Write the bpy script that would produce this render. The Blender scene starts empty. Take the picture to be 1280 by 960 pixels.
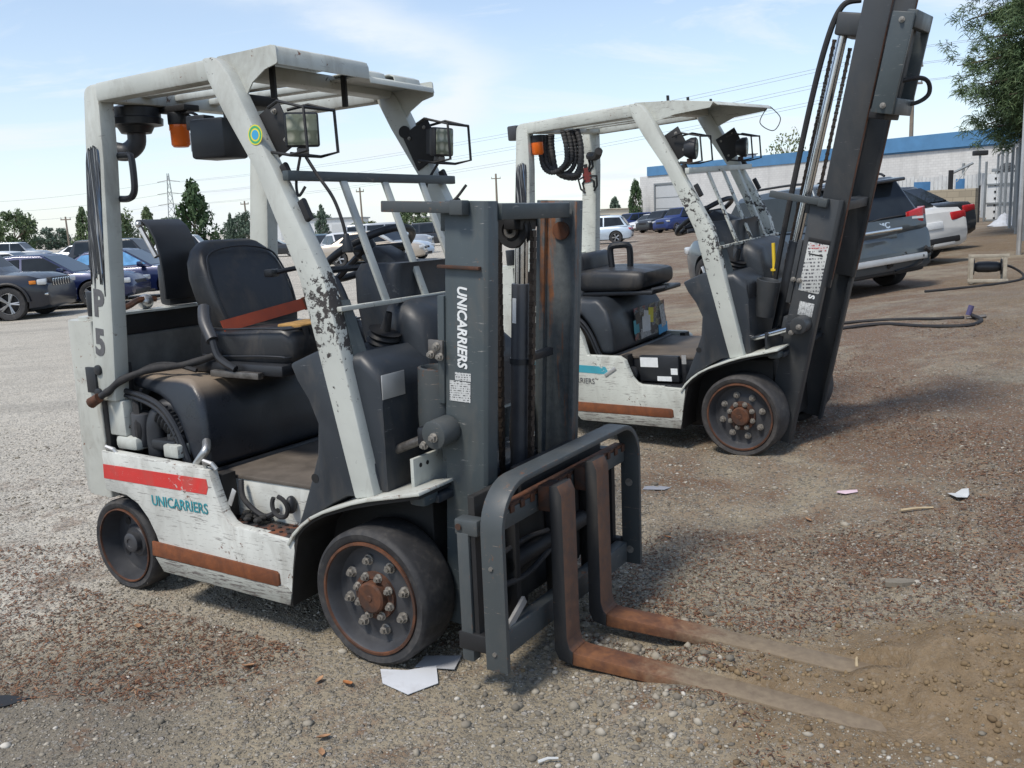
import bpy, bmesh, math, random
import numpy as np
from mathutils import Vector, Matrix, Euler
R = math.radians
rnd = random.Random(7)
SC = bpy.context.scene
COL = SC.collection
# ---------------------------------------------------------------- camera
cam_d = bpy.data.cameras.new('camera'); cam = bpy.data.objects.new('camera', cam_d); COL.objects.link(cam)
CAM_H, PITCH, ROLL = 1.53714, 0.175043, 0.040687
cam_d.sensor_width = 36.0; cam_d.lens = 1155.9 / 1280 * 36.0
cam_d.clip_start = 0.05; cam_d.clip_end = 5000
_f = Vector((0, math.cos(PITCH), -math.sin(PITCH))); _u = Vector((0, math.sin(PITCH), math.cos(PITCH))); _r = Vector((1, 0, 0))
_ri = math.cos(ROLL) * _r - math.sin(ROLL) * _u; _ui = math.sin(ROLL) * _r + math.cos(ROLL) * _u
_m = Matrix((_ri, _ui, -_f)).transposed().to_4x4(); _m.translation = (0, 0, CAM_H)
cam.matrix_world = _m
SC.camera = cam
# ---------------------------------------------------------------- world and sun
SUN = Vector((-0.40, -0.42, 0.90)).normalized()
W = bpy.data.worlds.new('World'); SC.world = W; W.use_nodes = True
wn, wl = W.node_tree.nodes, W.node_tree.links
wn.clear()
sky = wn.new('ShaderNodeTexSky'); sky.sky_type = 'NISHITA'; sky.sun_disc = False
sky.sun_elevation = math.asin(SUN.z); sky.sun_rotation = math.atan2(SUN.x, SUN.y)
sky.air_density = 1.0; sky.dust_density = 0.35; sky.ozone_density = 2.6; sky.altitude = 50
tc = wn.new('ShaderNodeTexCoord')
sep = wn.new('ShaderNodeSeparateXYZ'); wl.new(tc.outputs['Generated'], sep.inputs[0])
def wmath(op, a, b=None, c=None):
    n = wn.new('ShaderNodeMath'); n.operation = op
    for i, v in enumerate((a, b, c)):
        if v is None: continue
        if isinstance(v, (int, float)): n.inputs[i].default_value = v
        else: wl.new(v, n.inputs[i])
    return n.outputs[0]
zz = wmath('MAXIMUM', sep.outputs[2], 0.02)
px_ = wmath('DIVIDE', sep.outputs[0], wmath('ADD', zz, 0.12)); py_ = wmath('DIVIDE', sep.outputs[1], wmath('ADD', zz, 0.12))
cmb = wn.new('ShaderNodeCombineXYZ'); wl.new(px_, cmb.inputs[0]); wl.new(py_, cmb.inputs[1])
mp = wn.new('ShaderNodeMapping'); mp.inputs['Scale'].default_value = (0.75, 1.35, 1); mp.inputs['Rotation'].default_value = (0, 0, R(32)); mp.inputs['Location'].default_value = (3.3, 1.2, 0)
wl.new(cmb.outputs[0], mp.inputs[0])
nz = wn.new('ShaderNodeTexNoise'); nz.inputs['Scale'].default_value = 0.8; nz.inputs['Detail'].default_value = 9; nz.inputs['Roughness'].default_value = 0.62; nz.inputs['Distortion'].default_value = 0.9
wl.new(mp.outputs[0], nz.inputs['Vector'])
cr = wn.new('ShaderNodeValToRGB'); cr.color_ramp.elements[0].position = 0.49; cr.color_ramp.elements[1].position = 0.74
cr.color_ramp.elements[0].color = (0, 0, 0, 1); cr.color_ramp.elements[1].color = (1, 1, 1, 1)
wl.new(nz.outputs['Fac'], cr.inputs[0])
# one curling streak of cirrus
dxc = wmath('ADD', px_, 1.685); dyc = wmath('SUBTRACT', py_, 3.906)
dd = wmath('SQRT', wmath('ADD', wmath('MULTIPLY', dxc, dxc), wmath('MULTIPLY', dyc, dyc)))
nz2 = wn.new('ShaderNodeTexNoise'); nz2.inputs['Scale'].default_value = 1.6; nz2.inputs['Detail'].default_value = 8; nz2.inputs['Roughness'].default_value = .6; wl.new(cmb.outputs[0], nz2.inputs['Vector'])
qd = wmath('DIVIDE', wmath('ADD', wmath('SUBTRACT', dd, 1.56), wmath('MULTIPLY', wmath('SUBTRACT', nz2.outputs['Fac'], .5), .55)), .15)
arcm = wmath('POWER', 2.718, wmath('MULTIPLY', wmath('MULTIPLY', qd, qd), -1.0))
sm_ = wn.new('ShaderNodeMapRange'); sm_.interpolation_type = 'SMOOTHSTEP'; sm_.inputs[1].default_value = .35; sm_.inputs[2].default_value = 1.3; wl.new(dxc, sm_.inputs[0])
arcm = wmath('MULTIPLY', wmath('MULTIPLY', arcm, sm_.outputs[0]), wmath('MULTIPLY', nz2.outputs['Fac'], 1.35))
# whiter towards the horizon, as summer haze is
hz = wmath('POWER', wmath('SUBTRACT', 1.0, wmath('MINIMUM', wmath('MAXIMUM', sep.outputs[2], 0.0), 1.0)), 5.0)
cfac = wmath('MINIMUM', wmath('ADD', wmath('MULTIPLY', wmath('MAXIMUM', cr.outputs[0], arcm), 0.80), wmath('ADD', wmath('MULTIPLY', hz, 0.50), 0.12)), 1.0)
mixc = wn.new('ShaderNodeMix'); mixc.data_type = 'RGBA'
SKY_S = 0.135
wl.new(cfac, mixc.inputs[0]); wl.new(sky.outputs[0], mixc.inputs[6]); mixc.inputs[7].default_value = (5.0, 5.4, 5.8, 1)
bg = wn.new('ShaderNodeBackground'); bg.inputs[1].default_value = SKY_S
wl.new(mixc.outputs[2], bg.inputs[0])
wo = wn.new('ShaderNodeOutputWorld'); wl.new(bg.outputs[0], wo.inputs[0])
sd = bpy.data.lights.new('sun', 'SUN'); sd.energy = 2.7; sd.angle = R(12.0); sd.color = (1.0, 0.93, 0.83)
so = bpy.data.objects.new('sun', sd); COL.objects.link(so)
so.rotation_euler = SUN.to_track_quat('Z', 'Y').to_euler(); so.location = (0, 0, 20)
SC.view_settings.view_transform = 'Standard'; SC.view_settings.look = 'None'
SC.view_settings.exposure = 0.40; SC.view_settings.gamma = 1.0
SC.render.engine = 'CYCLES'
SC.cycles.max_bounces = 6; SC.cycles.diffuse_bounces = 3; SC.cycles.glossy_bounces = 3; SC.cycles.transmission_bounces = 4; SC.cycles.transparent_max_bounces = 8
SC.cycles.use_denoising = True

# ---------------------------------------------------------------- node helpers
class NT:
    def __init__(s, name):
        s.m = bpy.data.materials.new(name); s.m.use_nodes = True
        s.n, s.l = s.m.node_tree.nodes, s.m.node_tree.links
        s.b = s.n['Principled BSDF']
        s._oc = None
    def link(s, v, sock):
        if isinstance(v, (int, float)): sock.default_value = v
        elif isinstance(v, (tuple, list)): sock.default_value = tuple(v) + ((1,) if len(v) == 3 and sock.type == 'RGBA' else ())
        else: s.l.new(v, sock)
    def oc(s):
        if not s._oc: s._oc = s.n.new('ShaderNodeTexCoord').outputs['Object']
        return s._oc
    def mapping(s, scale=(1, 1, 1), rot=(0, 0, 0), v=None):
        m = s.n.new('ShaderNodeMapping'); m.inputs['Scale'].default_value = scale; m.inputs['Rotation'].default_value = rot
        s.l.new(v or s.oc(), m.inputs[0]); return m.outputs[0]
    def noise(s, scale, detail=5, rough=.55, dist=0, v=None):
        n = s.n.new('ShaderNodeTexNoise'); n.inputs['Scale'].default_value = scale; n.inputs['Detail'].default_value = detail
        n.inputs['Roughness'].default_value = rough; n.inputs['Distortion'].default_value = dist
        s.l.new(v or s.oc(), n.inputs['Vector']); return n.outputs['Fac']
    def voro(s, scale, feat='F1', out='Distance', v=None, rnd=1):
        n = s.n.new('ShaderNodeTexVoronoi'); n.feature = feat; n.inputs['Scale'].default_value = scale; n.inputs['Randomness'].default_value = rnd
        s.l.new(v or s.oc(), n.inputs['Vector']); return n.outputs[out]
    def ramp(s, f, p0, p1, c0=(0, 0, 0), c1=(1, 1, 1), interp='LINEAR'):
        n = s.n.new('ShaderNodeValToRGB'); n.color_ramp.interpolation = interp
        e = n.color_ramp.elements; e[0].position = p0; e[1].position = p1; e[0].color = tuple(c0) + (1,); e[1].color = tuple(c1) + (1,)
        s.l.new(f, n.inputs[0]); return n.outputs[0]
    def multi(s, f, stops):
        n = s.n.new('ShaderNodeValToRGB'); e = n.color_ramp.elements
        while len(e) < len(stops): e.new(.5)
        for i, (p, c) in enumerate(stops): e[i].position = p; e[i].color = tuple(c) + (1,)
        s.l.new(f, n.inputs[0]); return n.outputs[0]
    def math(s, op, a, b=None, c=None, clamp=False):
        n = s.n.new('ShaderNodeMath'); n.operation = op; n.use_clamp = clamp
        for i, v in enumerate((a, b, c)):
            if v is not None: s.link(v, n.inputs[i])
        return n.outputs[0]
    def mix(s, f, a, b, mode='MIX'):
        n = s.n.new('ShaderNodeMix'); n.data_type = 'RGBA'; n.blend_type = mode
        s.link(f, n.inputs[0]); s.link(a, n.inputs[6]); s.link(b, n.inputs[7]); return n.outputs[2]
    def sepxyz(s, v=None):
        n = s.n.new('ShaderNodeSeparateXYZ'); s.l.new(v or s.oc(), n.inputs[0]); return n.outputs
    def map(s, v, a, b, c=0., d=1.):
        n = s.n.new('ShaderNodeMapRange'); n.clamp = True; n.interpolation_type = 'SMOOTHSTEP'
        s.link(v, n.inputs[0]); n.inputs[1].default_value = a; n.inputs[2].default_value = b; n.inputs[3].default_value = c; n.inputs[4].default_value = d
        return n.outputs[0]
    def bump(s, h, strength=.3, dist=.01):
        n = s.n.new('ShaderNodeBump'); n.inputs['Strength'].default_value = strength; n.inputs['Distance'].default_value = dist
        s.link(h, n.inputs['Height']); s.l.new(n.outputs[0], s.b.inputs['Normal'])
    def set(s, col=None, rough=None, metal=None, spec=None, **k):
        if col is not None: s.link(col, s.b.inputs['Base Color'])
        if rough is not None: s.link(rough, s.b.inputs['Roughness'])
        if metal is not None: s.link(metal, s.b.inputs['Metallic'])
        if spec is not None: s.link(spec, s.b.inputs['Specular IOR Level'])
        for a, v in k.items(): s.link(v, s.b.inputs[a])
        return s.m
def sc3(c, k): return tuple(min(1, x * k) for x in c)

def plain(name, col, rough=.5, metal=0, var=.12, scale=6, **k):
    t = NT(name)
    n = t.noise(scale, 6, .6)
    c = t.ramp(n, .3, .72, sc3(col, 1 - var), sc3(col, 1 + var))
    t.bump(t.noise(scale * 12, 3), .08, .003)
    return t.set(c, t.map(n, .3, .7, rough - .06, rough + .1), metal, **k)

def worn_paint(name, base, chip=(.045, .04, .038), amount=.5, rust=.3, rough=.42, wear_z=None, dirt=.5, streak=True, wear_amt=.2, scr=.2, edge=0):
    """painted steel: dirt, scratches, chipped flakes that bare dark primer or rust"""
    t = NT(name); o = t.oc()
    big = t.noise(2.3, 7, .62, .3)
    col = t.ramp(big, .30, .72, sc3(base, .80), sc3(base, 1.08))
    # grime
    g = t.noise(5.5, 9, .68, .6, v=t.mapping((1, 1, .45)))
    col = t.mix(t.math('MULTIPLY', t.ramp(g, .50, .80), dirt), col, (.16, .135, .105))
    # long scratches
    sn = t.noise(9, 4, .7, .2, v=t.mapping((1.2, 1.2, 14), (0, R(8), 0)))
    sth = .70 - .12 * scr
    scm = t.ramp(sn, sth, sth + .045)
    sn2 = t.noise(16, 4, .75, .1, v=t.mapping((.8, .8, 20), (0, R(-5), 0)))
    scm = t.math('MULTIPLY', t.math('MAXIMUM', scm, t.ramp(sn2, sth + .02, sth + .06)), (.35 + .45 * scr) if streak else .2)
    col = t.mix(scm, col, sc3(chip, 2.6))
    # flakes
    f1 = t.noise(34, 8, .72, .4); f2 = t.noise(4.5, 5, .6)
    th = t.math('ADD', f1, t.math('MULTIPLY', t.math('SUBTRACT', f2, .5), .55))
    if wear_z:
        z = t.sepxyz()[2]
        band = t.math('MULTIPLY', t.map(z, wear_z[0] - .10, wear_z[0] + .06), t.map(z, wear_z[1] - .06, wear_z[1] + .18, 1., 0.))
        th = t.math('ADD', th, t.math('MULTIPLY', band, wear_amt))
    lo = .735 - .10 * amount
    if edge:
        bv = t.n.new('ShaderNodeBevel'); bv.samples = 3; bv.inputs['Radius'].default_value = .007
        ge = t.n.new('ShaderNodeNewGeometry'); dp = t.n.new('ShaderNodeVectorMath'); dp.operation = 'DOT_PRODUCT'
        t.l.new(bv.outputs[0], dp.inputs[0]); t.l.new(ge.outputs['Normal'], dp.inputs[1])
        em = t.math('MULTIPLY', t.map(dp.outputs['Value'], .985, .86), t.ramp(t.noise(14, 6, .7), .42, .60))
        th = t.math('ADD', th, t.math('MULTIPLY', em, edge))
    chipm = t.ramp(th, lo, lo + .018)
    rn = t.noise(11, 6, .65)
    cc = t.mix(t.ramp(rn, .52 - .2 * rust, .60 - .2 * rust + .05), chip, (.145, .052, .020)) if rust > 0 else chip
    halo = t.ramp(th, lo - .04, lo)
    if rust > 0: col = t.mix(t.math('MULTIPLY', halo, .22 * rust), col, (.30, .16, .07))
    col = t.mix(chipm, col, cc)
    t.bump(t.math('ADD', t.math('MULTIPLY', chipm, -1.), t.math('MULTIPLY', t.noise(60, 3), .25)), .35, .002)
    return t.set(col, t.math('ADD', t.math('MULTIPLY', chipm, .3), t.map(g, .35, .75, rough, rough + .22)), 0.)

def rusty(name, a=(.135, .052, .024), b=(.065, .030, .018), c=(.035, .028, .026), scale=7, dust=None):
    t = NT(name)
    n = t.noise(scale, 9, .68, .5); n2 = t.noise(scale * 4, 8, .7)
    col = t.multi(t.math('ADD', t.math('MULTIPLY', n, .7), t.math('MULTIPLY', n2, .3)), [(.32, c), (.46, b), (.58, a), (.72, sc3(a, 1.5))])
    if dust:
        x = t.sepxyz()[0]
        col = t.mix(t.map(x, .632, .650, .85, 0.), col, t.ramp(n2, .32, .68, (.050, .030, .022), (.135, .068, .040)))
        m = t.map(t.math('ADD', x, t.math('MULTIPLY', t.math('SUBTRACT', n2, .5), .35)), dust[0], dust[1])
        col = t.mix(m, col, t.ramp(n2, .3, .7, (.150, .112, .075), (.235, .185, .125)))
    t.bump(n2, .4, .003)
    return t.set(col, t.map(n2, .3, .7, .62, .9), .15 if not dust else 0.)

# ---------------------------------------------------------------- materials
M = {}
M['white'] = worn_paint('worn_white_paint', (.50, .52, .48), amount=.5, rust=.5, dirt=.7, scr=.35, edge=.14)
M['white_body'] = worn_paint('scratched_white_body_paint', (.60, .61, .57), amount=.62, rust=.45, dirt=.75, scr=.85, edge=.14)
M['sill'] = worn_paint('scraped_dirty_sill_paint', (.36, .37, .335), amount=.95, rust=.3, dirt=1.0, scr=1.35)
M['white_rusty'] = worn_paint('rust_bitten_white_paint', (.50, .51, .465), amount=.85, rust=.9, dirt=.9, scr=.3, edge=.24)
M['white_pillar'] = worn_paint('rubbed_white_pillar_paint', (.53, .55, .51), amount=.52, rust=0, dirt=.5, wear_z=(1.10, 1.36), wear_amt=.19, scr=.3, edge=.10)
M['white_b'] = worn_paint('flaking_white_paint', (.55, .57, .52), amount=.62, rust=.25, dirt=.6, scr=.8, edge=.14)
M['white_b_pillar'] = worn_paint('flaking_white_pillar_paint', (.56, .58, .53), amount=.62, rust=0, dirt=.35, wear_z=(1.12, 1.55), wear_amt=.13, streak=False)
M['greymetal'] = worn_paint('slate_grey_mast_paint', (.058, .073, .079), chip=(.20, .19, .175), amount=.42, rust=.25, rough=.38, dirt=.4, scr=.32, edge=.12)
M['greymetal_b'] = worn_paint('dark_grey_mast_paint', (.042, .046, .050), chip=(.11, .10, .10), amount=.2, rust=.1, rough=.42, dirt=.2)
M['grille_grey'] = worn_paint('slate_grey_bracket_paint', (.060, .070, .074), chip=(.17, .13, .10), amount=.55, edge=.16, scr=.3, rust=.7, rough=.45, dirt=.3)
M['plastic'] = worn_paint('scuffed_dark_plastic', (.027, .033, .041), chip=(.11, .11, .11), amount=.15, rust=0, rough=.42, dirt=.5, scr=.22)
M['plastic2'] = plain('black_plastic', (.016, .018, .022), .42, var=.2)
M['black'] = plain('dull_black', (.012, .012, .013), .6, var=.2)
M['dark_void'] = plain('greasy_black_steel', (.016, .015, .014), .7, var=.4, scale=14)
M['rust'] = rusty('rust')
M['rust_fork'] = rusty('rust_and_dust_on_fork', a=(.205, .085, .034), b=(.115, .048, .024), c=(.06, .03, .02), dust=(.84, 1.12))
M['rust_dark'] = rusty('dark_rust', a=(.13, .05, .024), b=(.06, .03, .02), c=(.03, .025, .024))
M['rust_stripe'] = rusty('bright_rust', a=(.21, .068, .024), b=(.15, .05, .02), c=(.09, .035, .018), scale=10)
M['steel'] = plain('greasy_steel', (.16, .15, .14), .45, .7, var=.35, scale=30)
M['bolt'] = plain('grey_bolt_steel', (.33, .31, .28), .45, .6, var=.4, scale=60)
M['chrome'] = plain('polished_cylinder_rod', (.62, .63, .64), .16, 1.0, var=.05)
M['silver'] = plain('silver_metal', (.45, .45, .44), .35, .9, var=.1)
M['alu'] = plain('brushed_aluminium', (.52, .52, .51), .42, .6, var=.12)
M['rubber'] = None
def mk_rubber(name, base, dusty):
    t = NT(name); n = t.noise(9, 8, .65, .3); n2 = t.noise(45, 5)
    c = t.ramp(n, .3, .75, sc3(base, .8), sc3(base, 1.25))
    c = t.mix(t.math('MULTIPLY', t.ramp(t.math('ADD', t.math('MULTIPLY', n, .6), t.math('MULTIPLY', n2, .4)), .48, .68), dusty), c, (.16, .145, .125))
    t.bump(n2, .25, .003)
    return t.set(c, t.map(n, .3, .7, .62, .85))
M['rubber'] = mk_rubber('worn_black_rubber', (.026, .026, .028), .28)
M['rubber_b'] = mk_rubber('worn_grey_rubber', (.036, .034, .034), .3)
M['hose'] = mk_rubber('hose_rubber', (.016, .016, .018), .15)
M['rim'] = plain('dark_wheel_paint', (.050, .052, .058), .42, .1, var=.22, scale=9)
def mk_leather():
    t = NT('cracked_black_vinyl'); n = t.noise(4, 7, .6, .3); n2 = t.voro(120, 'DISTANCE_TO_EDGE')
    z = t.sepxyz()[2]
    c = t.ramp(n, .3, .7, (.013, .016, .022), (.026, .031, .040))
    # brown dust settled on it
    t2 = t.noise(3.2, 8, .7)
    g = t.n.new('ShaderNodeNewGeometry'); nzz = t.sepxyz(g.outputs['Normal'])[2]
    d = t.math('MULTIPLY', t.math('MULTIPLY', t.map(nzz, .45, .92), t.map(t2, .22, .50)), .85)
    c = t.mix(d, c, (.27, .215, .16))
    t.bump(t.math('ADD', t.math('MULTIPLY', t.ramp(n2, .0, .06), .4), n), .18, .004)
    return t.set(c, t.math('ADD', t.map(n, .3, .7, .24, .42), t.math('MULTIPLY', d, .22)))
M['vinyl'] = mk_leather()
M['seat'] = worn_paint('creased_seat_vinyl', (.021, .023, .027), chip=(.06, .055, .05), amount=.1, rust=0, rough=.36, dirt=.45, scr=.12)
M['foam'] = plain('torn_yellow_foam', (.36, .21, .07), .95, var=.35, scale=30)
M['belt'] = plain('faded_red_webbing', (.30, .055, .025), .75, var=.15, scale=25)
M['orange'] = plain('orange_beacon_lens', (.75, .14, .012), .25, var=.08)
M['red_decal'] = worn_paint('faded_red_decal', (.62, .040, .035), chip=(.48, .47, .44), amount=.75, rust=0, rough=.42, dirt=.5, scr=.35, streak=True)
M['teal_decal'] = worn_paint('faded_teal_decal', (.045, .33, .42), chip=(.50, .52, .48), amount=.5, rust=0, dirt=.2)
M['teal_letter'] = plain('teal_lettering', (.03, .24, .28), .5, var=.3, scale=30)
M['white_letter'] = plain('white_lettering', (.72, .74, .74), .5, var=.08, scale=40)
M['grey_letter'] = plain('stencilled_grey_paint', (.105, .105, .11), .6, var=.25, scale=40)
M['yellow'] = plain('yellow_paint', (.72, .50, .03), .45, var=.12)
M['yellow_decal'] = plain('yellow_sticker', (.75, .66, .04), .5, var=.05)
M['blue_decal'] = plain('blue_sticker', (.05, .35, .62), .5, var=.05)
M['green_decal'] = plain('green_sticker', (.06, .38, .16), .5, var=.05)
M['red_sign'] = plain('dark_red_print', (.16, .022, .018), .5, var=.3, scale=40)
M['paper'] = worn_paint('grubby_white_paper', (.58, .60, .63), amount=.05, rust=0, rough=.8, dirt=.5, streak=False)
M['brown_board'] = plain('dusty_floor_plate', (.105, .088, .072), .7, var=.3, scale=9)
M['concrete'] = plain('grimy_grey_panel', (.115, .115, .108), .75, var=.45, scale=6)
def mk_steps():
    t = NT('rusty_step_plate'); n = t.noise(9, 7, .65, .4)
    c = t.mix(t.ramp(n, .47, .60), (.030, .029, .031), (.17, .06, .028))
    t.bump(t.noise(50, 4), .3, .003)
    return t.set(c, .6)
M['step'] = mk_steps()
def mk_tape():
    t = NT('torn_black_tape')
    st = t.noise(20, 5, .65, .1, v=t.mapping((3.2, 3.2, .10)))
    st2 = t.noise(38, 3, .6, .1, v=t.mapping((2.8, 2.8, .09)))
    c = t.ramp(st, .40, .58, (.006, .007, .010), (.016, .018, .026))
    c = t.mix(t.math('MULTIPLY', t.ramp(st2, .54, .60), .75), c, (.36, .37, .37))
    c = t.mix(t.math('MULTIPLY', t.ramp(st, .58, .66), .7), c, (.07, .16, .30))  # blue sheen painted into the tape colour
    t.bump(st, .6, .01)
    return t.set(c, t.map(st, .3, .7, .28, .5))
M['tape'] = mk_tape()
def mk_lens():
    t = NT('led_lamp_lens'); v = t.voro(26, 'F1', 'Distance', rnd=.15)
    c = t.mix(t.ramp(v, .25, .5), (.42, .42, .33), (.155, .175, .125))
    t.bump(v, .5, .01)
    return t.set(c, .25)
M['lens'] = mk_lens()
def mk_decal_sheet(name, sx=70, sz=46, base=(.55, .56, .54), ink=(.09, .09, .1)):
    t = NT(name)
    n = t.noise(1, 2, .5, 0, v=t.mapping((sx * 1.6, sx * 1.6, sz * .5)))
    w = t.n.new('ShaderNodeTexWave'); w.wave_type = 'BANDS'; w.bands_direction = 'Z'; w.inputs['Scale'].default_value = sz / 3.0
    t.l.new(t.oc(), w.inputs['Vector'])
    m = t.math('MULTIPLY', t.ramp(n, .50, .54), t.ramp(w.outputs['Fac'], .45, .6))
    return t.set(t.mix(m, base, ink), .5)
M['print'] = mk_decal_sheet('sign_with_fine_print')
M['print_red'] = mk_decal_sheet('red_heading_print', 60, 60, (.55, .53, .52), (.42, .03, .03))
M['decal'] = mk_decal_sheet('warning_decal', 110, 120, (.52, .53, .52), (.06, .06, .065))
def mk_sticker():
    t = NT('torn_stickers'); n = t.voro(26, 'F1', 'Color'); d = t.noise(24, 4)
    h = t.n.new('ShaderNodeSeparateColor'); t.l.new(n, h.inputs[0])
    c = t.multi(h.outputs[0], [(.0, (.03, .033, .04)), (.30, (.05, .055, .06)), (.5, (.30, .31, .30)), (.68, (.06, .12, .2)), (.84, (.30, .28, .12)), (.97, (.28, .07, .10))])
    n2 = t.noise(90, 3)
    c = t.mix(t.ramp(n2, .5, .6), c, (.035, .037, .04))
    return t.set(c, .42)
M['stickers'] = mk_sticker()

# ---------------------------------------------------------------- mesh helpers
def rpoly(pts, rad, n=4):
    """round the corners of a 2d polygon; rad is one radius or a list"""
    out = []; N = len(pts)
    for i in range(N):
        r = rad[i] if isinstance(rad, (list, tuple)) else rad
        p = Vector(pts[i]); a = Vector(pts[i - 1]) - p; b = Vector(pts[(i + 1) % N]) - p
        if r <= 1e-5: out.append(tuple(p)); continue
        la, lb = a.length, b.length; a /= la; b /= lb
        ang = a.angle(b)
        d = min(r / max(math.tan(ang / 2), 1e-3), la * .48, lb * .48)
        p0, p1 = p + a * d, p + b * d
        for k in range(n + 1):
            t = k / n; out.append(tuple((1 - t) ** 2 * p0 + 2 * t * (1 - t) * p + t * t * p1))
    return out
def arc(c, r, a0, a1, n):
    return [(c[0] + r * math.cos(R(a0 + (a1 - a0) * k / n)), c[1] + r * math.sin(R(a0 + (a1 - a0) * k / n))) for k in range(n + 1)]
class MB:
    def __init__(s, Mx=None): s.bm = bmesh.new(); s.M = Mx or Matrix.Identity(4)
    def _v(s, p): return s.bm.verts.new(s.M @ Vector(p))
    def raw(s, vs, fs):
        v = [s._v(p) for p in vs]
        for f in fs:
            try: s.bm.faces.new([v[i] for i in f])
            except ValueError: pass
        return s
    def box(s, c, d, rot=None):
        x, y, z = d[0] / 2, d[1] / 2, d[2] / 2; q = Matrix.Identity(3) if rot is None else (rot if isinstance(rot, Matrix) else Euler(rot).to_matrix())
        c = Vector(c)
        vs = [c + q @ Vector((a * x, b * y, e * z)) for a in (-1, 1) for b in (-1, 1) for e in (-1, 1)]
        return s.raw(vs, [(0, 1, 3, 2), (4, 6, 7, 5), (0, 4, 5, 1), (2, 3, 7, 6), (0, 2, 6, 4), (1, 5, 7, 3)])
    def bb(s, a, b): return s.box([(a[i] + b[i]) / 2 for i in range(3)], [abs(b[i] - a[i]) for i in range(3)])
    def prism(s, pts, axis, a, b):
        def P(p, t):
            return {'y': (p[0], t, p[1]), 'x': (t, p[0], p[1]), 'z': (p[0], p[1], t)}[axis]
        n = len(pts); vs = [P(p, a) for p in pts] + [P(p, b) for p in pts]
        fs = [tuple(range(n)), tuple(range(2 * n - 1, n - 1, -1))] + [(i, (i + 1) % n, n + (i + 1) % n, n + i) for i in range(n)]
        return s.raw(vs, fs)
    def strip(s, pts, axis, a, b, th):
        """bent flat bar: open polyline in a plane, extruded from a to b along axis, with thickness"""
        P2 = [Vector(p) for p in pts]; o = []
        for i, p in enumerate(P2):
            d = (P2[min(i + 1, len(P2) - 1)] - P2[max(i - 1, 0)]).normalized(); o.append(p + Vector((-d.y, d.x)) * th)
        return s.prism([tuple(p) for p in P2] + [tuple(p) for p in reversed(o)], axis, a, b)
    def tube(s, pts, r, n=8, closed=False, rf=None, cap=True):
        pts = [Vector(p) for p in pts]; N = len(pts); rings = []; prev = None
        for i, p in enumerate(pts):
            if closed: d = pts[(i + 1) % N] - pts[i - 1]
            else: d = pts[min(i + 1, N - 1)] - pts[max(i - 1, 0)]
            d.normalize()
            if prev is None:
                up = Vector((0, 0, 1)) if abs(d.z) < .9 else Vector((1, 0, 0)); u = d.cross(up).normalized()
            else:
                u = (prev - d * prev.dot(d)).normalized()
            prev = u; w = d.cross(u); rr = rf(i / max(N - 1, 1)) * r if rf else r
            rings.append([s._v(p + (u * math.cos(2 * math.pi * k / n) + w * math.sin(2 * math.pi * k / n)) * rr) for k in range(n)])
        for i in range(N if closed else N - 1):
            a, b = rings[i], rings[(i + 1) % N]
            for k in range(n): s.bm.faces.new((a[k], a[(k + 1) % n], b[(k + 1) % n], b[k]))
        if cap and not closed:
            s.bm.faces.new(rings[0][::-1]); s.bm.faces.new(rings[-1])
        return s
    def cyl(s, p0, p1, r, n=16, r1=None):
        return s.tube([p0, p1], r, n, rf=(lambda t: 1 + ((r1 / r) - 1) * t) if r1 is not None else None)
    def lathe(s, prof, Mx=None, n=32, cap=False):
        """profile of (radius, height) turned about the local z axis"""
        Mx = Mx or Matrix.Identity(4); rings = []
        for (r, h) in prof:
            if r < 1e-5: rings.append([s._v(Mx @ Vector((0, 0, h)))] * 1)
            else: rings.append([s._v(Mx @ Vector((r * math.cos(2 * math.pi * k / n), r * math.sin(2 * math.pi * k / n), h))) for k in range(n)])
        for a, b in zip(rings, rings[1:]):
            for k in range(n):
                if len(a) == 1 and len(b) == 1: continue
                if len(a) == 1: s.bm.faces.new((a[0], b[(k + 1) % n], b[k]))
                elif len(b) == 1: s.bm.faces.new((a[k], a[(k + 1) % n], b[0]))
                else: s.bm.faces.new((a[k], a[(k + 1) % n], b[(k + 1) % n], b[k]))
        return s
    def loft(s, rings, closed=True, cap=True):
        rv = [[s._v(p) for p in r] for r in rings]; n = len(rv[0])
        for a, b in zip(rv, rv[1:]):
            for k in range(n if closed else n - 1): s.bm.faces.new((a[k], a[(k + 1) % n], b[(k + 1) % n], b[k]))
        if cap and closed:
            s.bm.faces.new(rv[0][::-1]); s.bm.faces.new(rv[-1])
        return s
    def ball(s, c, r, n=12, sq=(1, 1, 1)):
        prof = [(math.sin(math.pi * k / 8), -math.cos(math.pi * k / 8)) for k in range(9)]
        return s.lathe([(p[0], p[1]) for p in prof], Matrix.Translation(c) @ Matrix.Diagonal((r * sq[0], r * sq[1], r * sq[2], 1)), n)
    def build(s, name, mat, parent=None, bevel=0, seg=2, smooth=40, label=None, kind=None, sub=0):
        bm = s.bm
        bmesh.ops.remove_doubles(bm, verts=bm.verts, dist=1e-5) if sub else None
        bmesh.ops.recalc_face_normals(bm, faces=bm.faces)
        if bevel:
            es = [e for e in bm.edges if len(e.link_faces) == 2 and e.calc_face_angle(0) > R(35)]
            if es:
                try: bmesh.ops.bevel(bm, geom=es, offset=bevel, offset_type='OFFSET', segments=seg, profile=.5, affect='EDGES', clamp_overlap=True)
                except Exception: pass
        me = bpy.data.meshes.new(name); bm.to_mesh(me); bm.free()
        if smooth:
            me.shade_smooth(); me.set_sharp_from_angle(angle=R(smooth))
        o = bpy.data.objects.new(name, me); COL.objects.link(o)
        if mat is not None: me.materials.append(M[mat] if isinstance(mat, str) else mat)
        if parent: o.parent = parent
        if label: o['label'] = label
        if kind: o['kind'] = kind
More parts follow.
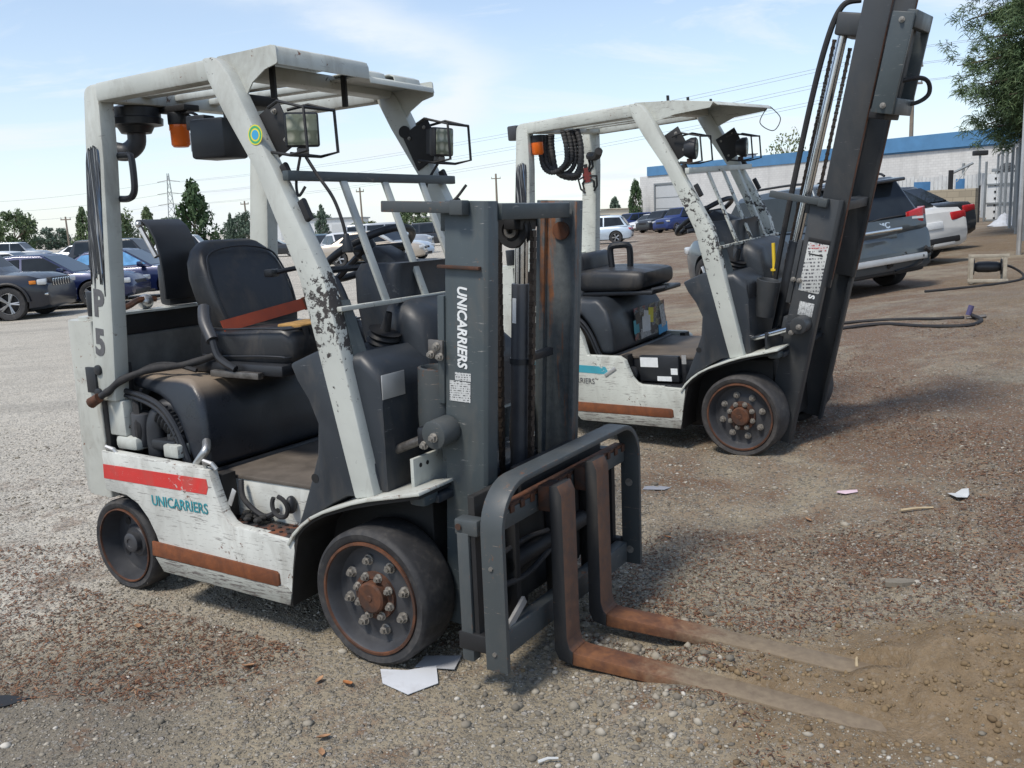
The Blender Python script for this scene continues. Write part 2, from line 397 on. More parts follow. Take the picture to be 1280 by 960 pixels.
        if sub:
            md = o.modifiers.new('sub', 'SUBSURF'); md.levels = sub; md.render_levels = sub
        return o
def tag(o, label, cat, group=None):
    o['label'] = label; o['category'] = cat
    if group: o['group'] = group
    return o
def empty(name, loc=(0, 0, 0), rotz=0, label=None, cat=None, group=None, Mx=None):
    o = bpy.data.objects.new(name, None); COL.objects.link(o); o.empty_display_size = .2
    if Mx is not None: o.matrix_world = Mx
    else: o.location = loc; o.rotation_euler = (0, 0, rotz)
    if label: tag(o, label, cat, group)
    return o
def copy_tree(o, parent=None):
    c = o.copy(); COL.objects.link(c)
    if parent: c.parent = parent
    for ch in list(o.children): copy_tree(ch, c)
    return c
_txt_cache = {}
def text(name, s, size, Mx, mat, parent, bold=0.0, shear=0.0, xs=1.0, extrude=.0008):
    cu = bpy.data.curves.new('txt', 'FONT'); cu.body = s; cu.size = size; cu.offset = bold; cu.shear = shear; cu.extrude = extrude
    cu.align_x = 'CENTER'; cu.align_y = 'CENTER'; cu.resolution_u = 3
    ob = bpy.data.objects.new('txt', cu); COL.objects.link(ob)
    bpy.context.view_layer.update()
    me = bpy.data.meshes.new_from_object(ob.evaluated_get(bpy.context.evaluated_depsgraph_get()))
    bpy.data.objects.remove(ob); bpy.data.curves.remove(cu)
    me.transform(Mx @ Matrix.Diagonal((xs, 1, 1, 1))); me.materials.clear(); me.materials.append(M[mat])
    me.name = name
    o = bpy.data.objects.new(name, me); COL.objects.link(o); o.parent = parent
    return o
def frame(o, x, y):
    """4x4 with local x along x, local y along y, origin o"""
    x = Vector(x).normalized(); y = Vector(y); z = x.cross(y).normalized(); y = z.cross(x)
    m = Matrix((x, y, z)).transposed().to_4x4(); m.translation = o; return m
def smoothpath(pts, n=6):
    """Catmull-Rom through the points"""
    P = [Vector(p) for p in pts]; out = []
    for i in range(len(P) - 1):
        p0, p1, p2, p3 = P[max(i - 1, 0)], P[i], P[i + 1], P[min(i + 2, len(P) - 1)]
        for k in range(n):
            t = k / n
            out.append(.5 * ((2 * p1) + (-p0 + p2) * t + (2 * p0 - 5 * p1 + 4 * p2 - p3) * t * t + (-p0 + 3 * p1 - 3 * p2 + p3) * t ** 3))
    out.append(P[-1]); return out
# ================================================================ GROUND
def sst(a, b, x):
    t = np.clip((np.asarray(x, float) - a) / (b - a), 0, 1); return t * t * (3 - 2 * t)
def gbase(x, y):
    x = np.asarray(x, float); y = np.asarray(y, float)
    s = sst(.05, .40, x / (np.maximum(y, 0) + 2.))
    right = s * np.minimum(.060 * np.maximum(x - .3, 0), .85)
    bump = .07 * sst(4.2, 5.4, y) * sst(-1., .6, x) * (1 - sst(9, 14, y))
    left = -np.minimum(.028 * np.maximum(-x - 1.5, 0), .34)
    return right + bump + left
def _hash(ix, iy, s):
    h = (ix.astype(np.int64) * 374761393 + iy.astype(np.int64) * 668265263 + s * 1442695041) & 0xffffffff
    h = ((h ^ (h >> 13)) * 1274126177) & 0xffffffff
    return ((h ^ (h >> 16)) & 0xffff) / 65535.0
def vnoise(x, y, s=0):
    ix, iy = np.floor(x), np.floor(y); fx, fy = x - ix, y - iy
    fx = fx * fx * (3 - 2 * fx); fy = fy * fy * (3 - 2 * fy)
    a, b, c, d = _hash(ix, iy, s), _hash(ix + 1, iy, s), _hash(ix, iy + 1, s), _hash(ix + 1, iy + 1, s)
    return (a * (1 - fx) + b * fx) * (1 - fy) + (c * (1 - fx) + d * fx) * fy
def fbm(x, y, o=4, s=0):
    v = 0; a = .5
    for k in range(o): v = v + a * vnoise(x * 2 ** k, y * 2 ** k, s + k); a *= .5
    return v
# the heap of loose soil the fork tips are driven into: fades out over the blades
def soil(x, y):
    return np.exp(-((((x - 1.52) / .50) ** 2 + ((y - 2.60) / .42) ** 2) ** 1.3))
TA = (-0.257225, 3.514295, -0.550751)
FORKS = ((-.185, .060, .030), (.085, .092, .060))
def gheight(x, y):
    x = np.asarray(x, float); y = np.asarray(y, float)
    near = 1 - sst(8, 20, np.hypot(x, y))
    z = gbase(x, y) + near * ((fbm(x * .9, y * .9, 3, 5) - .44) * .045 + (fbm(x * 5, y * 5, 4, 11) - .44) * .032 + (vnoise(x * 31, y * 31, 21) - .5) * .006)
    so_ = soil(x, y)
    z = z + so_ * (.075 + .26 * (fbm(x * 3.6, y * 3.6, 4, 31) - .42) + .02 * (vnoise(x * 17, y * 17, 41) - .5))
    # ground sits a little lower right under the near truck so that its tyres stand on it
    c, s = math.cos(TA[2]), math.sin(TA[2])
    u = c * (x - TA[0]) + s * (y - TA[1]); v = -s * (x - TA[0]) + c * (y - TA[1])
    inside = sst(-2.1, -1.8, u) * (1 - sst(.35, .6, u)) * (1 - sst(.6, .9, np.abs(v)))
    z = z * (1 - inside) + inside * ((vnoise(x * 20, y * 20, 3) - .5) * .006 + .002)
    # strips that the fork blades rest in
    for yc, za, zb in FORKS:
        top = za + (zb - za) * np.clip((u - .66) / 1.0, 0, 1.2)
        lift = (1 - sst(.06, .34, np.abs(v - yc))) * sst(.86, 1.12, u) * (1 - sst(1.75, 2.3, u))
        z = z * (1 - lift) + lift * np.maximum(z, top - .001 + .012 * (fbm(x * 13, y * 13, 3, 61) - .36))
    for yc, za, zb in FORKS:
        top = za + (zb - za) * np.clip((u - .66) / 1.0, 0, 1.2)
        edge = .052 + .014 * (fbm(x * 19, y * 19, 2, 71) - .5) - .030 * sst(1.35, 1.72, u) * (vnoise(x * 9, y * 9, 75) > .3)
        m = (1 - sst(edge - .006, edge + .012, np.abs(v - yc))) * sst(.50, .62, u) * (1 - sst(1.60, 1.70, u))
        z = z * (1 - m) + m * np.minimum(z, top - .010)
    return z
def gz(x, y): return float(gheight(np.array([x]), np.array([y]))[0])
def build_ground():
    rr = list(np.geomspace(1.1, 12.5, 330)) + list(np.geomspace(12.7, 4000, 85))
    aa = np.concatenate([np.linspace(-65, 65, 460), np.linspace(65, 295, 70)[1:-1]])
    A = np.radians(aa); Rr = np.array(rr); na, nr = len(A), len(Rr)
    X = np.outer(Rr, np.sin(A)); Y = np.outer(Rr, np.cos(A)); Z = gheight(X, Y)
    vs = np.stack([X, Y, Z], -1).reshape(-1, 3); vs = np.concatenate([vs, [[0, 0, 0]]])
    i, j = np.meshgrid(np.arange(nr - 1), np.arange(na), indexing='ij'); j2 = (j + 1) % na
    q = np.stack([i * na + j, (i + 1) * na + j, (i + 1) * na + j2, i * na + j2], -1).reshape(-1, 4)[:, ::-1]
    c = len(vs) - 1; tri = [(c, int(k), int((k + 1) % na)) for k in range(na)]
    me = bpy.data.meshes.new('ground'); me.from_pydata(vs.tolist(), [], q.tolist() + tri); me.update()
    me.shade_smooth()
    o = bpy.data.objects.new('ground', me); COL.objects.link(o); o['kind'] = 'structure'
    return o
def ground_mat():
    t = NT('gravel_lot'); o = t.oc(); xyz = t.sepxyz(); X, Y = xyz[0], xyz[1]
    n1 = t.noise(.55, 6, .6, .4); n2 = t.noise(2.1, 8, .65, .5); n3 = t.noise(9, 8, .7); n4 = t.noise(38, 6, .7); n5 = t.noise(140, 3, .6)
    base = t.multi(t.math('ADD', t.math('MULTIPLY', n3, .55), t.math('MULTIPLY', n2, .45)), [(.30, (.205, .172, .120)), (.5, (.32, .272, .196)), (.72, (.44, .378, .28))])
    pale = t.multi(t.math('ADD', t.math('MULTIPLY', n4, .5), t.math('MULTIPLY', n2, .5)), [(.3, (.46, .42, .35)), (.7, (.60, .56, .48))])
    # the open lot to the left and behind is paler, old broken asphalt
    lot = t.math('MULTIPLY', t.map(t.math('ADD', Y, t.math('MULTIPLY', n2, 2.4)), 4.0, 6.4), t.map(t.math('SUBTRACT', X, t.math('MULTIPLY', t.math('SUBTRACT', Y, 6), .16)), 1.3, -.8))
    lot2 = t.map(t.math('ADD', X, t.math('MULTIPLY', n2, 1.2)), -.7, -1.6)
    lot3 = t.math('MULTIPLY', t.map(t.math('ADD', Y, t.math('MULTIPLY', n2, 1.)), 3.5, 4.4), lot2)
    col = t.mix(t.math('MAXIMUM', lot, lot3), base, pale)
    # darker grey mixed into the gravel colour in the near left corner
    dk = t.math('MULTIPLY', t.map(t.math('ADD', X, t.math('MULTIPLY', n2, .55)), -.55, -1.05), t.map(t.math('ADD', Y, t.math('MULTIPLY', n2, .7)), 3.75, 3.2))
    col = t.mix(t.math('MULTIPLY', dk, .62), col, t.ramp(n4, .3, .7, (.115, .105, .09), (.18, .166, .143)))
    # brown litter of needles
    br = t.math('MULTIPLY', t.map(t.math('ADD', X, t.math('MULTIPLY', t.math('SUBTRACT', n1, .5), 2.5)), .25, 1.2), t.map(t.math('ADD', Y, t.math('MULTIPLY', n1, 1.)), 3.4, 4.3))
    br = t.math('MULTIPLY', br, t.ramp(t.math('ADD', t.math('MULTIPLY', n1, .5), t.math('MULTIPLY', n2, .5)), .41, .53))
    pt = t.math('MULTIPLY', t.ramp(t.math('ADD', t.math('MULTIPLY', n2, .6), t.math('MULTIPLY', n3, .4)), .515, .60), t.map(Y, 9, 3))
    col = t.mix(t.math('MULTIPLY', t.math('MAXIMUM', br, t.math('MULTIPLY', pt, .95)), t.map(n4, .25, .6, .45, .95)), col, t.ramp(n4, .3, .7, (.085, .046, .028), (.215, .118, .068)))
    # loose soil round the fork tips and along the fence
    sx = t.math('DIVIDE', t.math('SUBTRACT', X, 1.36), .82); sy = t.math('DIVIDE', t.math('SUBTRACT', Y, 2.62), .50)
    sd_ = t.math('ADD', t.math('MULTIPLY', sx, sx), t.math('MULTIPLY', sy, sy))
    sm = t.map(t.math('ADD', sd_, t.math('ADD', t.math('MULTIPLY', t.math('SUBTRACT', n3, .5), 1.8), t.math('MULTIPLY', t.math('SUBTRACT', n2, .5), 1.6))), 1.55, .35)
    fe = t.math('MULTIPLY', t.map(t.math('SUBTRACT', t.math('MULTIPLY', X, 1.), t.math('MULTIPLY', Y, .42)), .35, 1.1), t.map(Y, 5.5, 8))
    sm2 = t.math('MAXIMUM', sm, t.math('MULTIPLY', fe, t.ramp(n1, .38, .58)))
    col = t.mix(t.math('MULTIPLY', sm2, .92), col, t.multi(t.math('ADD', t.math('MULTIPLY', n4, .4), t.math('MULTIPLY', n3, .6)), [(.34, (.140, .096, .054)), (.5, (.205, .146, .086)), (.68, (.28, .208, .130))]))
    # single stones of many greys
    vc = t.voro(85, 'F1', 'Color'); vd = t.voro(85, 'F1', 'Distance'); vs = t.n.new('ShaderNodeSeparateColor'); t.l.new(vc, vs.inputs[0])
    vc2 = t.voro(34, 'F1', 'Color'); vs2 = t.n.new('ShaderNodeSeparateColor'); t.l.new(vc2, vs2.inputs[0]); vd2 = t.voro(34, 'F1', 'Distance')
    st = t.multi(vs.outputs[0], [(.0, (.10, .095, .085)), (.45, (.19, .178, .155)), (.8, (.31, .295, .265)), (.97, (.46, .44, .41))])
    stm = t.math('MULTIPLY', t.math('MULTIPLY', t.ramp(vd, .46, .58, (1, 1, 1), (0, 0, 0)), t.ramp(vs.outputs[1], .35, .45)), t.map(sm, 0, 1, .62, .12))
    col = t.mix(stm, col, st)
    stm2 = t.math('MULTIPLY', t.math('MULTIPLY', t.ramp(vd2, .30, .40, (1, 1, 1), (0, 0, 0)), t.ramp(vs2.outputs[1], .74, .78)), t.map(sm, 0, 1, .65, .1))
    col = t.mix(stm2, col, t.multi(vs2.outputs[0], [(0, (.13, .125, .11)), (.6, (.27, .26, .235)), (1, (.42, .40, .38))]))
    # tyre-rolled streaks across the open lot
    stk = t.noise(1.0, 5, .6, .2, v=t.mapping((.10, 1.3, 1), (0, 0, R(-6))))
    col = t.mix(t.math('MULTIPLY', t.ramp(stk, .5, .62), t.math('MULTIPLY', t.map(Y, 5, 9), .28)), col, (.20, .19, .172))
    h = t.math('ADD', t.math('ADD', t.math('MULTIPLY', stm, .9), t.math('MULTIPLY', stm2, 1.6)), t.math('ADD', t.math('MULTIPLY', n4, 1.3), t.math('MULTIPLY', n5, .7)))
    t.bump(h, .9, .011)
    return t.set(col, .92, 0, .25)
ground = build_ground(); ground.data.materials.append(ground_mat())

# ---------------------------------------------------------------- pebbles, clods, needles (nobody could count them)
def island_mat(name, stops, rough=.85, noise=30):
    t = NT(name); g = t.n.new('ShaderNodeNewGeometry'); n = t.noise(noise, 4)
    c = t.multi(g.outputs['Random Per Island'], stops)
    c = t.mix(t.math('MULTIPLY', t.ramp(n, .35, .65), .35), c, sc3(stops[0][1], .8))
    return t.set(c, rough)
M['pebble'] = island_mat('pebble_stone', [(0, (.13, .115, .092)), (.5, (.25, .22, .172)), (.8, (.33, .295, .235)), (.95, (.42, .385, .32)), (1, (.55, .52, .46))])
M['clod'] = island_mat('soil_clod', [(0, (.13, .086, .044)), (.5, (.20, .14, .074)), (1, (.27, .195, .11))])
M['needle'] = island_mat('dead_needles', [(0, (.050, .028, .018)), (.45, (.125, .054, .026)), (.8, (.20, .088, .042)), (1, (.31, .19, .11))])
_oct = (np.array([(1, 0, 0), (-1, 0, 0), (0, 1, 0), (0, -1, 0), (0, 0, 1), (0, 0, -1)], float), np.array([(0, 2, 4), (2, 1, 4), (1, 3, 4), (3, 0, 4), (2, 0, 5), (1, 2, 5), (3, 1, 5), (0, 3, 5)]))
_ico = None
def ico():
    global _ico
    if _ico is None:
        bm = bmesh.new(); bmesh.ops.create_icosphere(bm, subdivisions=1, radius=1); bm.verts.ensure_lookup_table()
        V = np.array([v.co[:] for v in bm.verts]); F = np.array([[v.index for v in f.verts] for f in bm.faces]); bm.free(); _ico = (V, F)
    return _ico
def lump_field(name, label_mat, P, size, seed, flat=.6, lift=.25, kind='stuff', shape=None):
    g = np.random.default_rng(seed); n = len(P); V, F = shape or ico()
    jit = 1 + (g.random((n, len(V), 1)) - .5) * .55
    S = size[:, None] * np.stack([.7 + .6 * g.random(n), .7 + .6 * g.random(n), flat * (.6 + .7 * g.random(n))], 1)
    an = g.random(n) * 6.283; c, s = np.cos(an), np.sin(an)
    L = V[None] * jit * S[:, None, :]
    X = L[..., 0] * c[:, None] - L[..., 1] * s[:, None]; Y = L[..., 0] * s[:, None] + L[..., 1] * c[:, None]
    G = np.stack([X, Y, L[..., 2]], -1) + P[:, None, :] + np.array([0, 0, 1]) * (S[:, 2] * lift)[:, None, None]
    fs = (F[None] + (np.arange(n) * len(V))[:, None, None]).reshape(-1, 3)
    me = bpy.data.meshes.new(name); nv = n * len(V)
    me.vertices.add(nv); me.vertices.foreach_set('co', G.reshape(-1).astype(np.float32))
    me.loops.add(fs.size); me.loops.foreach_set('vertex_index', fs.reshape(-1).astype(np.int32))
    me.polygons.add(len(fs)); me.polygons.foreach_set('loop_start', np.arange(0, fs.size, 3, dtype=np.int32))
    me.polygons.foreach_set('loop_total', np.full(len(fs), 3, np.int32)); me.update(calc_edges=True); me.validate()
    me.materials.append(M[label_mat])
    o = bpy.data.objects.new(name, me); COL.objects.link(o); o['kind'] = kind
    return o
def scatter(n, rmin, rmax, seed, amin=-46, amax=46, pw=1.0):
    g = np.random.default_rng(seed); a = np.radians(amin + (amax - amin) * g.random(n)); r = rmin * (rmax / rmin) ** (g.random(n) ** pw)
    return r * np.sin(a), r * np.cos(a), g
def truck_mask(x, y):
    c, s = math.cos(TA[2]), math.sin(TA[2]); u = c * (x - TA[0]) + s * (y - TA[1]); v = -s * (x - TA[0]) + c * (y - TA[1])
    return ~((u > .55) & (u < 1.8) & ((np.abs(v + .185) < .06) | (np.abs(v - .085) < .06)) & (np.random.default_rng(4).random(len(x)) < .96))
x, y, g = scatter(52000, 1.9, 8, 1)
dens = (.2 + .8 * (fbm(x * 1.3, y * 1.3, 3, 77) > .47)) * (1 - .85 * np.clip(soil(x, y) * 2, 0, 1))
k = (g.random(len(x)) < dens) & truck_mask(x, y); x, y = x[k], y[k]
sz = .0032 + .0060 * g.random(len(x)) ** 2.5 + np.where(g.random(len(x)) < .02, .012 * g.random(len(x)), 0)
lump_field('gravel', 'pebble', np.stack([x, y, gheight(x, y)], 1), sz * (1 + .10 * np.hypot(x, y) / 3), 2)
x, y, g = scatter(120000, 1.9, 9, 14)
k = truck_mask(x, y) & (g.random(len(x)) > .9 * np.clip(soil(x, y) * 2, 0, 1)); x, y = x[k], y[k]
lump_field('fine_gravel', 'pebble', np.stack([x, y, gheight(x, y)], 1), (.0014 + .0030 * g.random(len(x)) ** 2) * (1 + .22 * np.hypot(x, y) / 3), 15, shape=_oct)
g = np.random.default_rng(5); n = 4200
x = 1.40 + .45 * g.standard_normal(n); y = 2.55 + .28 * g.standard_normal(n); k = truck_mask(x, y) & (y > 1.7); x, y = x[k], y[k]
lump_field('soil_clods', 'clod', np.stack([x, y, gheight(x, y)], 1), .0018 + .011 * g.random(len(x)) ** 7, 6, flat=.8)
def clods_near(cx, cy, s, n, seed, mx):
    g = np.random.default_rng(seed); x = cx + s * g.standard_normal(n); y = cy + s * g.standard_normal(n); k = truck_mask(x, y); x, y = x[k], y[k]
    lump_field('crumbled_gravel', 'pebble', np.stack([x, y, gheight(x, y)], 1), .004 + mx * g.random(len(x)) ** 3, seed, flat=.85)
clods_near(.42, 3.12, .13, 420, 8, .018); clods_near(.30, 2.72, .22, 500, 9, .013)
def needle_field(name, n, seed):
    x, y, g = scatter(n, 1.9, 10.5, seed)
    d = fbm(x * .8 + 3, y * .8, 4, 55); keep = (g.random(n) < np.where(x > .7, sst(.43, .53, d) * .75, sst(.49, .56, d))) & ((((x - 1.42) / .74) ** 2 + ((y - 2.60) / .50) ** 2) > .75 + .8 * g.random(n)) & (~((x < -1.0) & (y > 4.6)))
    c, s = math.cos(TA[2]), math.sin(TA[2]); u = c * (x - TA[0]) + s * (y - TA[1]); v = -s * (x - TA[0]) + c * (y - TA[1])
    keep &= ~((u > -1.8) & (u < .5) & (np.abs(v) < .55)) & truck_mask(x, y)
    x, y = x[keep], y[keep]; n = len(x); rr = np.hypot(x, y)
    L = (.0022 + .0024 * rr ** .5 * g.random(n) + .012 * g.random(n) ** 5); a = g.random(n) * 6.283; w = .0006 + .0012 * g.random(n) ** 2 + .00024 * rr; tl = (g.random(n) - .5) * .6
    z = gheight(x, y) + .002 + .006 * g.random(n)
    dx, dy = np.cos(a) * L, np.sin(a) * L; ex, ey = -np.sin(a) * w, np.cos(a) * w; dz = tl * L
    V = np.stack([np.stack([x - dx - ex, y - dy - ey, z - dz], 1), np.stack([x + dx - ex, y + dy - ey, z + dz], 1), np.stack([x + dx + ex, y + dy + ey, z + dz + .0015], 1), np.stack([x - dx + ex, y - dy + ey, z - dz + .0015], 1)], 1).reshape(-1, 3)
    me = bpy.data.meshes.new(name); me.from_pydata(V.tolist(), [], np.arange(4 * n).reshape(-1, 4).tolist()); me.update(); me.materials.append(M['needle'])
    o = bpy.data.objects.new(name, me); COL.objects.link(o); o['kind'] = 'stuff'
needle_field('needle_litter', 200000, 12)

# ================================================================ BUILDINGS, WALLS, FENCES
def block_mat(name, base, mortar, bw, bh, var=.1):
    t = NT(name)
    u = t.n.new('ShaderNodeUVMap'); b = t.n.new('ShaderNodeTexBrick'); t.l.new(u.outputs[0], b.inputs['Vector'])
    b.inputs['Scale'].default_value = 1; b.inputs['Brick Width'].default_value = bw; b.inputs['Row Height'].default_value = bh
    b.inputs['Mortar Size'].default_value = .012; b.inputs['Bias'].default_value = 0
    b.inputs['Color1'].default_value = sc3(base, 1 - var) + (1,); b.inputs['Color2'].default_value = sc3(base, 1 + var) + (1,); b.inputs['Mortar'].default_value = mortar + (1,)
    n = t.noise(.35, 7, .65); n2 = t.noise(1.4, 6, .6, v=t.mapping((1, 1, .15)))
    c = t.mix(t.math('MULTIPLY', t.ramp(n, .42, .66), .45), b.outputs[0], sc3(base, .72))
    c = t.mix(t.math('MULTIPLY', t.ramp(n2, .50, .70), .38), c, sc3(base, .6))
    t.bump(b.outputs['Fac'], -.6, .02)
    return t.set(c, .85)
M['white_block'] = block_mat('white_painted_block', (.60, .60, .585), (.47, .47, .46), .4, .2, .05)
M['tan_block'] = block_mat('tan_split_block', (.34, .295, .22), (.24, .21, .16), .4, .2, .14)
M['blue_parapet'] = plain('blue_painted_parapet', (.075, .205, .38), .55, var=.12, scale=1.2)
M['white_wood'] = plain('weathered_white_slats', (.55, .56, .55), .7, var=.15, scale=3)
M['blue_bin'] = plain('blue_plastic_panel', (.05, .155, .31), .6)
M['cream'] = plain('cream_sheeting', (.58, .54, .44), .8, var=.08, scale=.4)
M['white_far'] = plain('white_gate_panel', (.60, .62, .63), .6, var=.1, scale=3)
M['grey_far'] = plain('grey_galvanised_steel', (.23, .25, .26), .5, .3, var=.15)
M['door_grey'] = plain('pale_grey_door', (.47, .49, .50), .6, var=.06)
def wall_box(name, p0, p1, z0, z1, th, mat, parent=None):
    """wall from p0 to p1 (outer face on the right-hand side of the line as seen walking p0->p1), block-mapped by metres"""
    p0, p1 = Vector(p0), Vector(p1); d = (p1 - p0); L = d.length; d /= L; n = Vector((-d.y, d.x))
    q = [p0, p1, p1 + n * th, p0 + n * th]
    vs = [(*a, z) for z in (z0, z1) for a in q]
    fs = [(0, 1, 5, 4), (1, 2, 6, 5), (2, 3, 7, 6), (3, 0, 4, 7), (4, 5, 6, 7)]
    me = bpy.data.meshes.new(name); me.from_pydata(vs, [], fs); uv = me.uv_layers.new()
    ext = [(L, z1 - z0), (th, z1 - z0), (L, z1 - z0), (th, z1 - z0), (L, th)]
    for f in me.polygons:
        w, h = ext[f.index]
        for li, (a, b) in zip(f.loop_indices, [(0, 0), (w, 0), (w, h), (0, h)]): uv.data[li].uv = (a, b)
    me.materials.append(M[mat]); o = bpy.data.objects.new(name, me); COL.objects.link(o)
    if parent: o.parent = parent
    return o
# white block warehouse with a blue parapet: its long wall runs from far left to near right
B0, B1 = Vector((14.4, 100)), Vector((36.85, 68)); bd = (B1 - B0).normalized(); bn = Vector((-bd.y, bd.x)); B2 = B0 + bd * 95
bld = empty('warehouse', (B0.x, B0.y, -.3), 0, 'long white block warehouse with a bright blue parapet band behind the parked cars', 'building')
bld.location = (0, 0, 0)
wall_box('wall', B0, B2, -.5, 5.5, 30, 'white_block', bld)
wall_box('parapet', B0 + bd * 1.2 - bn * .12, B2, 5.5, 6.45, 29, 'blue_parapet', bld)
wall_box('parapet', B0 + bd * 27 - bn * .25, B2, 5.62, 6.75, 4, 'blue_parapet', bld)
def onwall(u, z, off=-.06): p = B0 + bd * u + bn * off; return Vector((p.x, p.y, z))
dm = MB(); m = frame(onwall(0, 0, 0), (bd.x, bd.y, 0), (0, 0, 1))
def wbox(u0, u1, z0, z1, d0, d1):
    mb = MB(m); mb.bb((u0, z0, d0), (u1, z1, d1)); return mb
dr = wbox(2.4, 6.6, -.4, 4.5, .0, .05).build('door', 'door_grey', bld)
fr_ = wbox(2.2, 2.38, -.4, 4.7, 0, .14); fr_.bb((6.62, -.4, 0), (6.8, 4.7, .14)); fr_.bb((2.38, 4.52, 0), (6.62, 4.7, .14)); fr_.build('frame', 'grey_far', dr)
for zz_ in (1.0, 2.1, 3.2): wbox(2.4, 6.6, zz_, zz_ + .06, .05, .075).build('rib', 'grey_far', dr)
for u in (21, 37.5, 54): wbox(u, u + .6, 3.55, 3.85, 0, .3).build('wall_lamp', 'grey_far', bld, bevel=.05)
for u in (23.8, 35.2, 43.5): wbox(u, u + .14, 1, 4.4, 0, .16).build('downpipe', 'grey_far', bld)
acm = MB(); acm.bb((24.4, 96.2, 6.2), (25.7, 97.4, 7.15)); ac = acm.build('air_unit', 'alu', bld, bevel=.04)
MB().bb((24.3, 96.1, 7.15), (25.85, 97.5, 7.22)).build('lid', 'rust_dark', ac)
for u in (12, 52, 56):
    mb = MB(); p = onwall(u, 6.4, 1.0); mb.cyl(p, p + Vector((0, 0, 1.3)), .03, 6); mb.build('vent_pipe', 'grey_far', bld)
# low cream shed far behind
mb = MB(); mb.prism([(0, 0), (11, 0), (11, 2.7), (5, 2.75), (0, 2.35)], 'y', 0, 12)
cs = empty('shed', (12.5, 150, -.1), 0, 'low cream coloured shed far off beyond the parked cars', 'building')
mb.build('wall', 'cream', cs); MB().bb((1.6, -.06, 0), (4.2, 0, 1.9)).build('door', 'brown_board', cs); MB().bb((-.2, -.3, 2.76), (11.2, 12.2, 2.86)).build('roof', 'cream', cs)
# pale picket fence, blue panels, tan wall at the back right
pf = empty('picket_fence', (0, 0, 0), 0, 'white vertical slat fence standing in front of the warehouse wall', 'fence')
P0, P1 = Vector((16.6, 46.5)), Vector((21.6, 37.5)); d = (P1 - P0); L = d.length; d /= L
mb = MB(); k_ = 0
u = 0
while u < L:
    p = P0 + d * u; h = 2.45 + .12 * rnd.random(); mb.box((p.x, p.y, .4 + h / 2 - .2), (.16, .03, h), (0, 0, math.atan2(d.y, d.x))); u += .205
s_ = mb.build('slat', 'white_wood', pf, smooth=0); s_['kind'] = 'stuff'
for z in (.9, 2.2):
    mb = MB(); c = (P0 + P1) / 2; nn = Vector((-d.y, d.x)) * .05; mb.box((c.x + nn.x, c.y + nn.y, z), (L, .05, .1), (0, 0, math.atan2(d.y, d.x))); mb.build('rail', 'white_wood', pf)
for (a, b, z0, z1, lab) in ((17.35, 39.85, .9, 2.44, 'bright blue board leaning by the white slat fence'), (19.0, 39.6, .9, 2.5, 'small dark blue board at the right end of the white slat fence')):
    mb = MB(); mb.bb((a, b, z0), (a + (.68 if a < 18 else .36), b + .08, z1)); tag(mb.build('blue_board', 'blue_bin', None, bevel=.01), lab, 'board')
tw = empty('block_wall', (0, 0, 0), 0, 'low tan split block wall behind the white and dark sedans', 'wall')
wall_box('wall', (12.0, 35.0), (15.52, 31.0), .3, 1.97, .25, 'tan_block', tw)
mb = MB(); mb.cyl((15.6, 30.9, .3), (15.6, 30.9, 2.05), .03, 8); mb.build('end_post', 'black', tw)
# white gate in a galvanised frame
ga = empty('gate', (0, 0, 0), 0, 'white panelled gate in a galvanised steel frame at the end of the lot', 'gate')
G0, G1 = Vector((16.35, 32.0)), Vector((17.3, 31.2)); gd = (G1 - G0).normalized(); gL = (G1 - G0).length
gm = Matrix.Translation((G0.x, G0.y, .80)) @ Matrix.Rotation(math.atan2(gd.y, gd.x), 4, 'Z')
for i in range(4):
    MB(gm).bb((.06 + i * (gL - .12) / 4 + .008, .0, .05), (.06 + (i + 1) * (gL - .12) / 4 - .008, .03, 1.62)).build('panel', 'white_far', ga)
for x_ in (0, gL): MB(gm).cyl((x_, 0, -.2), (x_, 0, 2.05), .04, 8).build('post', 'grey_far', ga)
for z in (.06, .62, 1.25): MB(gm).bb((.05, -.05, z), (gL - .05, -.005, z + .06)).build('rail', 'grey_far', ga)
for j in range(7): MB(gm).bb((.28, -.02, .12 + j * .22), (.34, -.003, .19 + j * .22)).build('hole_plate', 'black', ga)
mb = MB(gm); mb.ball((.62, .1, 1.83), .24, 10, (1, .6, .62)); mb.bb((.35, .05, 1.66), (.9, .2, 1.72)); tag(mb.build('camera_dome', 'black', None), 'dark rounded bundle sitting on top of the white gate', 'dome')
lp = empty('lamp_post', (0, 0, 0), 0, 'slim steel post with a small boxy floodlight behind the white gate', 'lamp')
MB().cyl((19.9, 39.5, 0), (19.9, 39.5, 3.45), .045, 8).build('pole', 'grey_far', lp); MB().bb((19.65, 39.4, 3.42), (20.2, 39.7, 3.62)).build('lamp_head', 'black', lp, bevel=.03)
# swing arm by the fence
sa = empty('swing_arm', (0, 0, 0), 0, 'black bracket with a slanting arm rising over the tan wall', 'bracket')
MB().bb((17.0, 36, 1.5), (17.15, 36.1, 2.75)).build('upright', 'black', sa); mb = MB(); mb.tube([(17.05, 36.05, 2.6), (17.9, 36.05, 2.98)], .05, 6); mb.tube([(17.3, 36.05, 2.3), (17.8, 36.05, 2.92)], .02, 5); mb.build('arm', 'grey_far', sa)
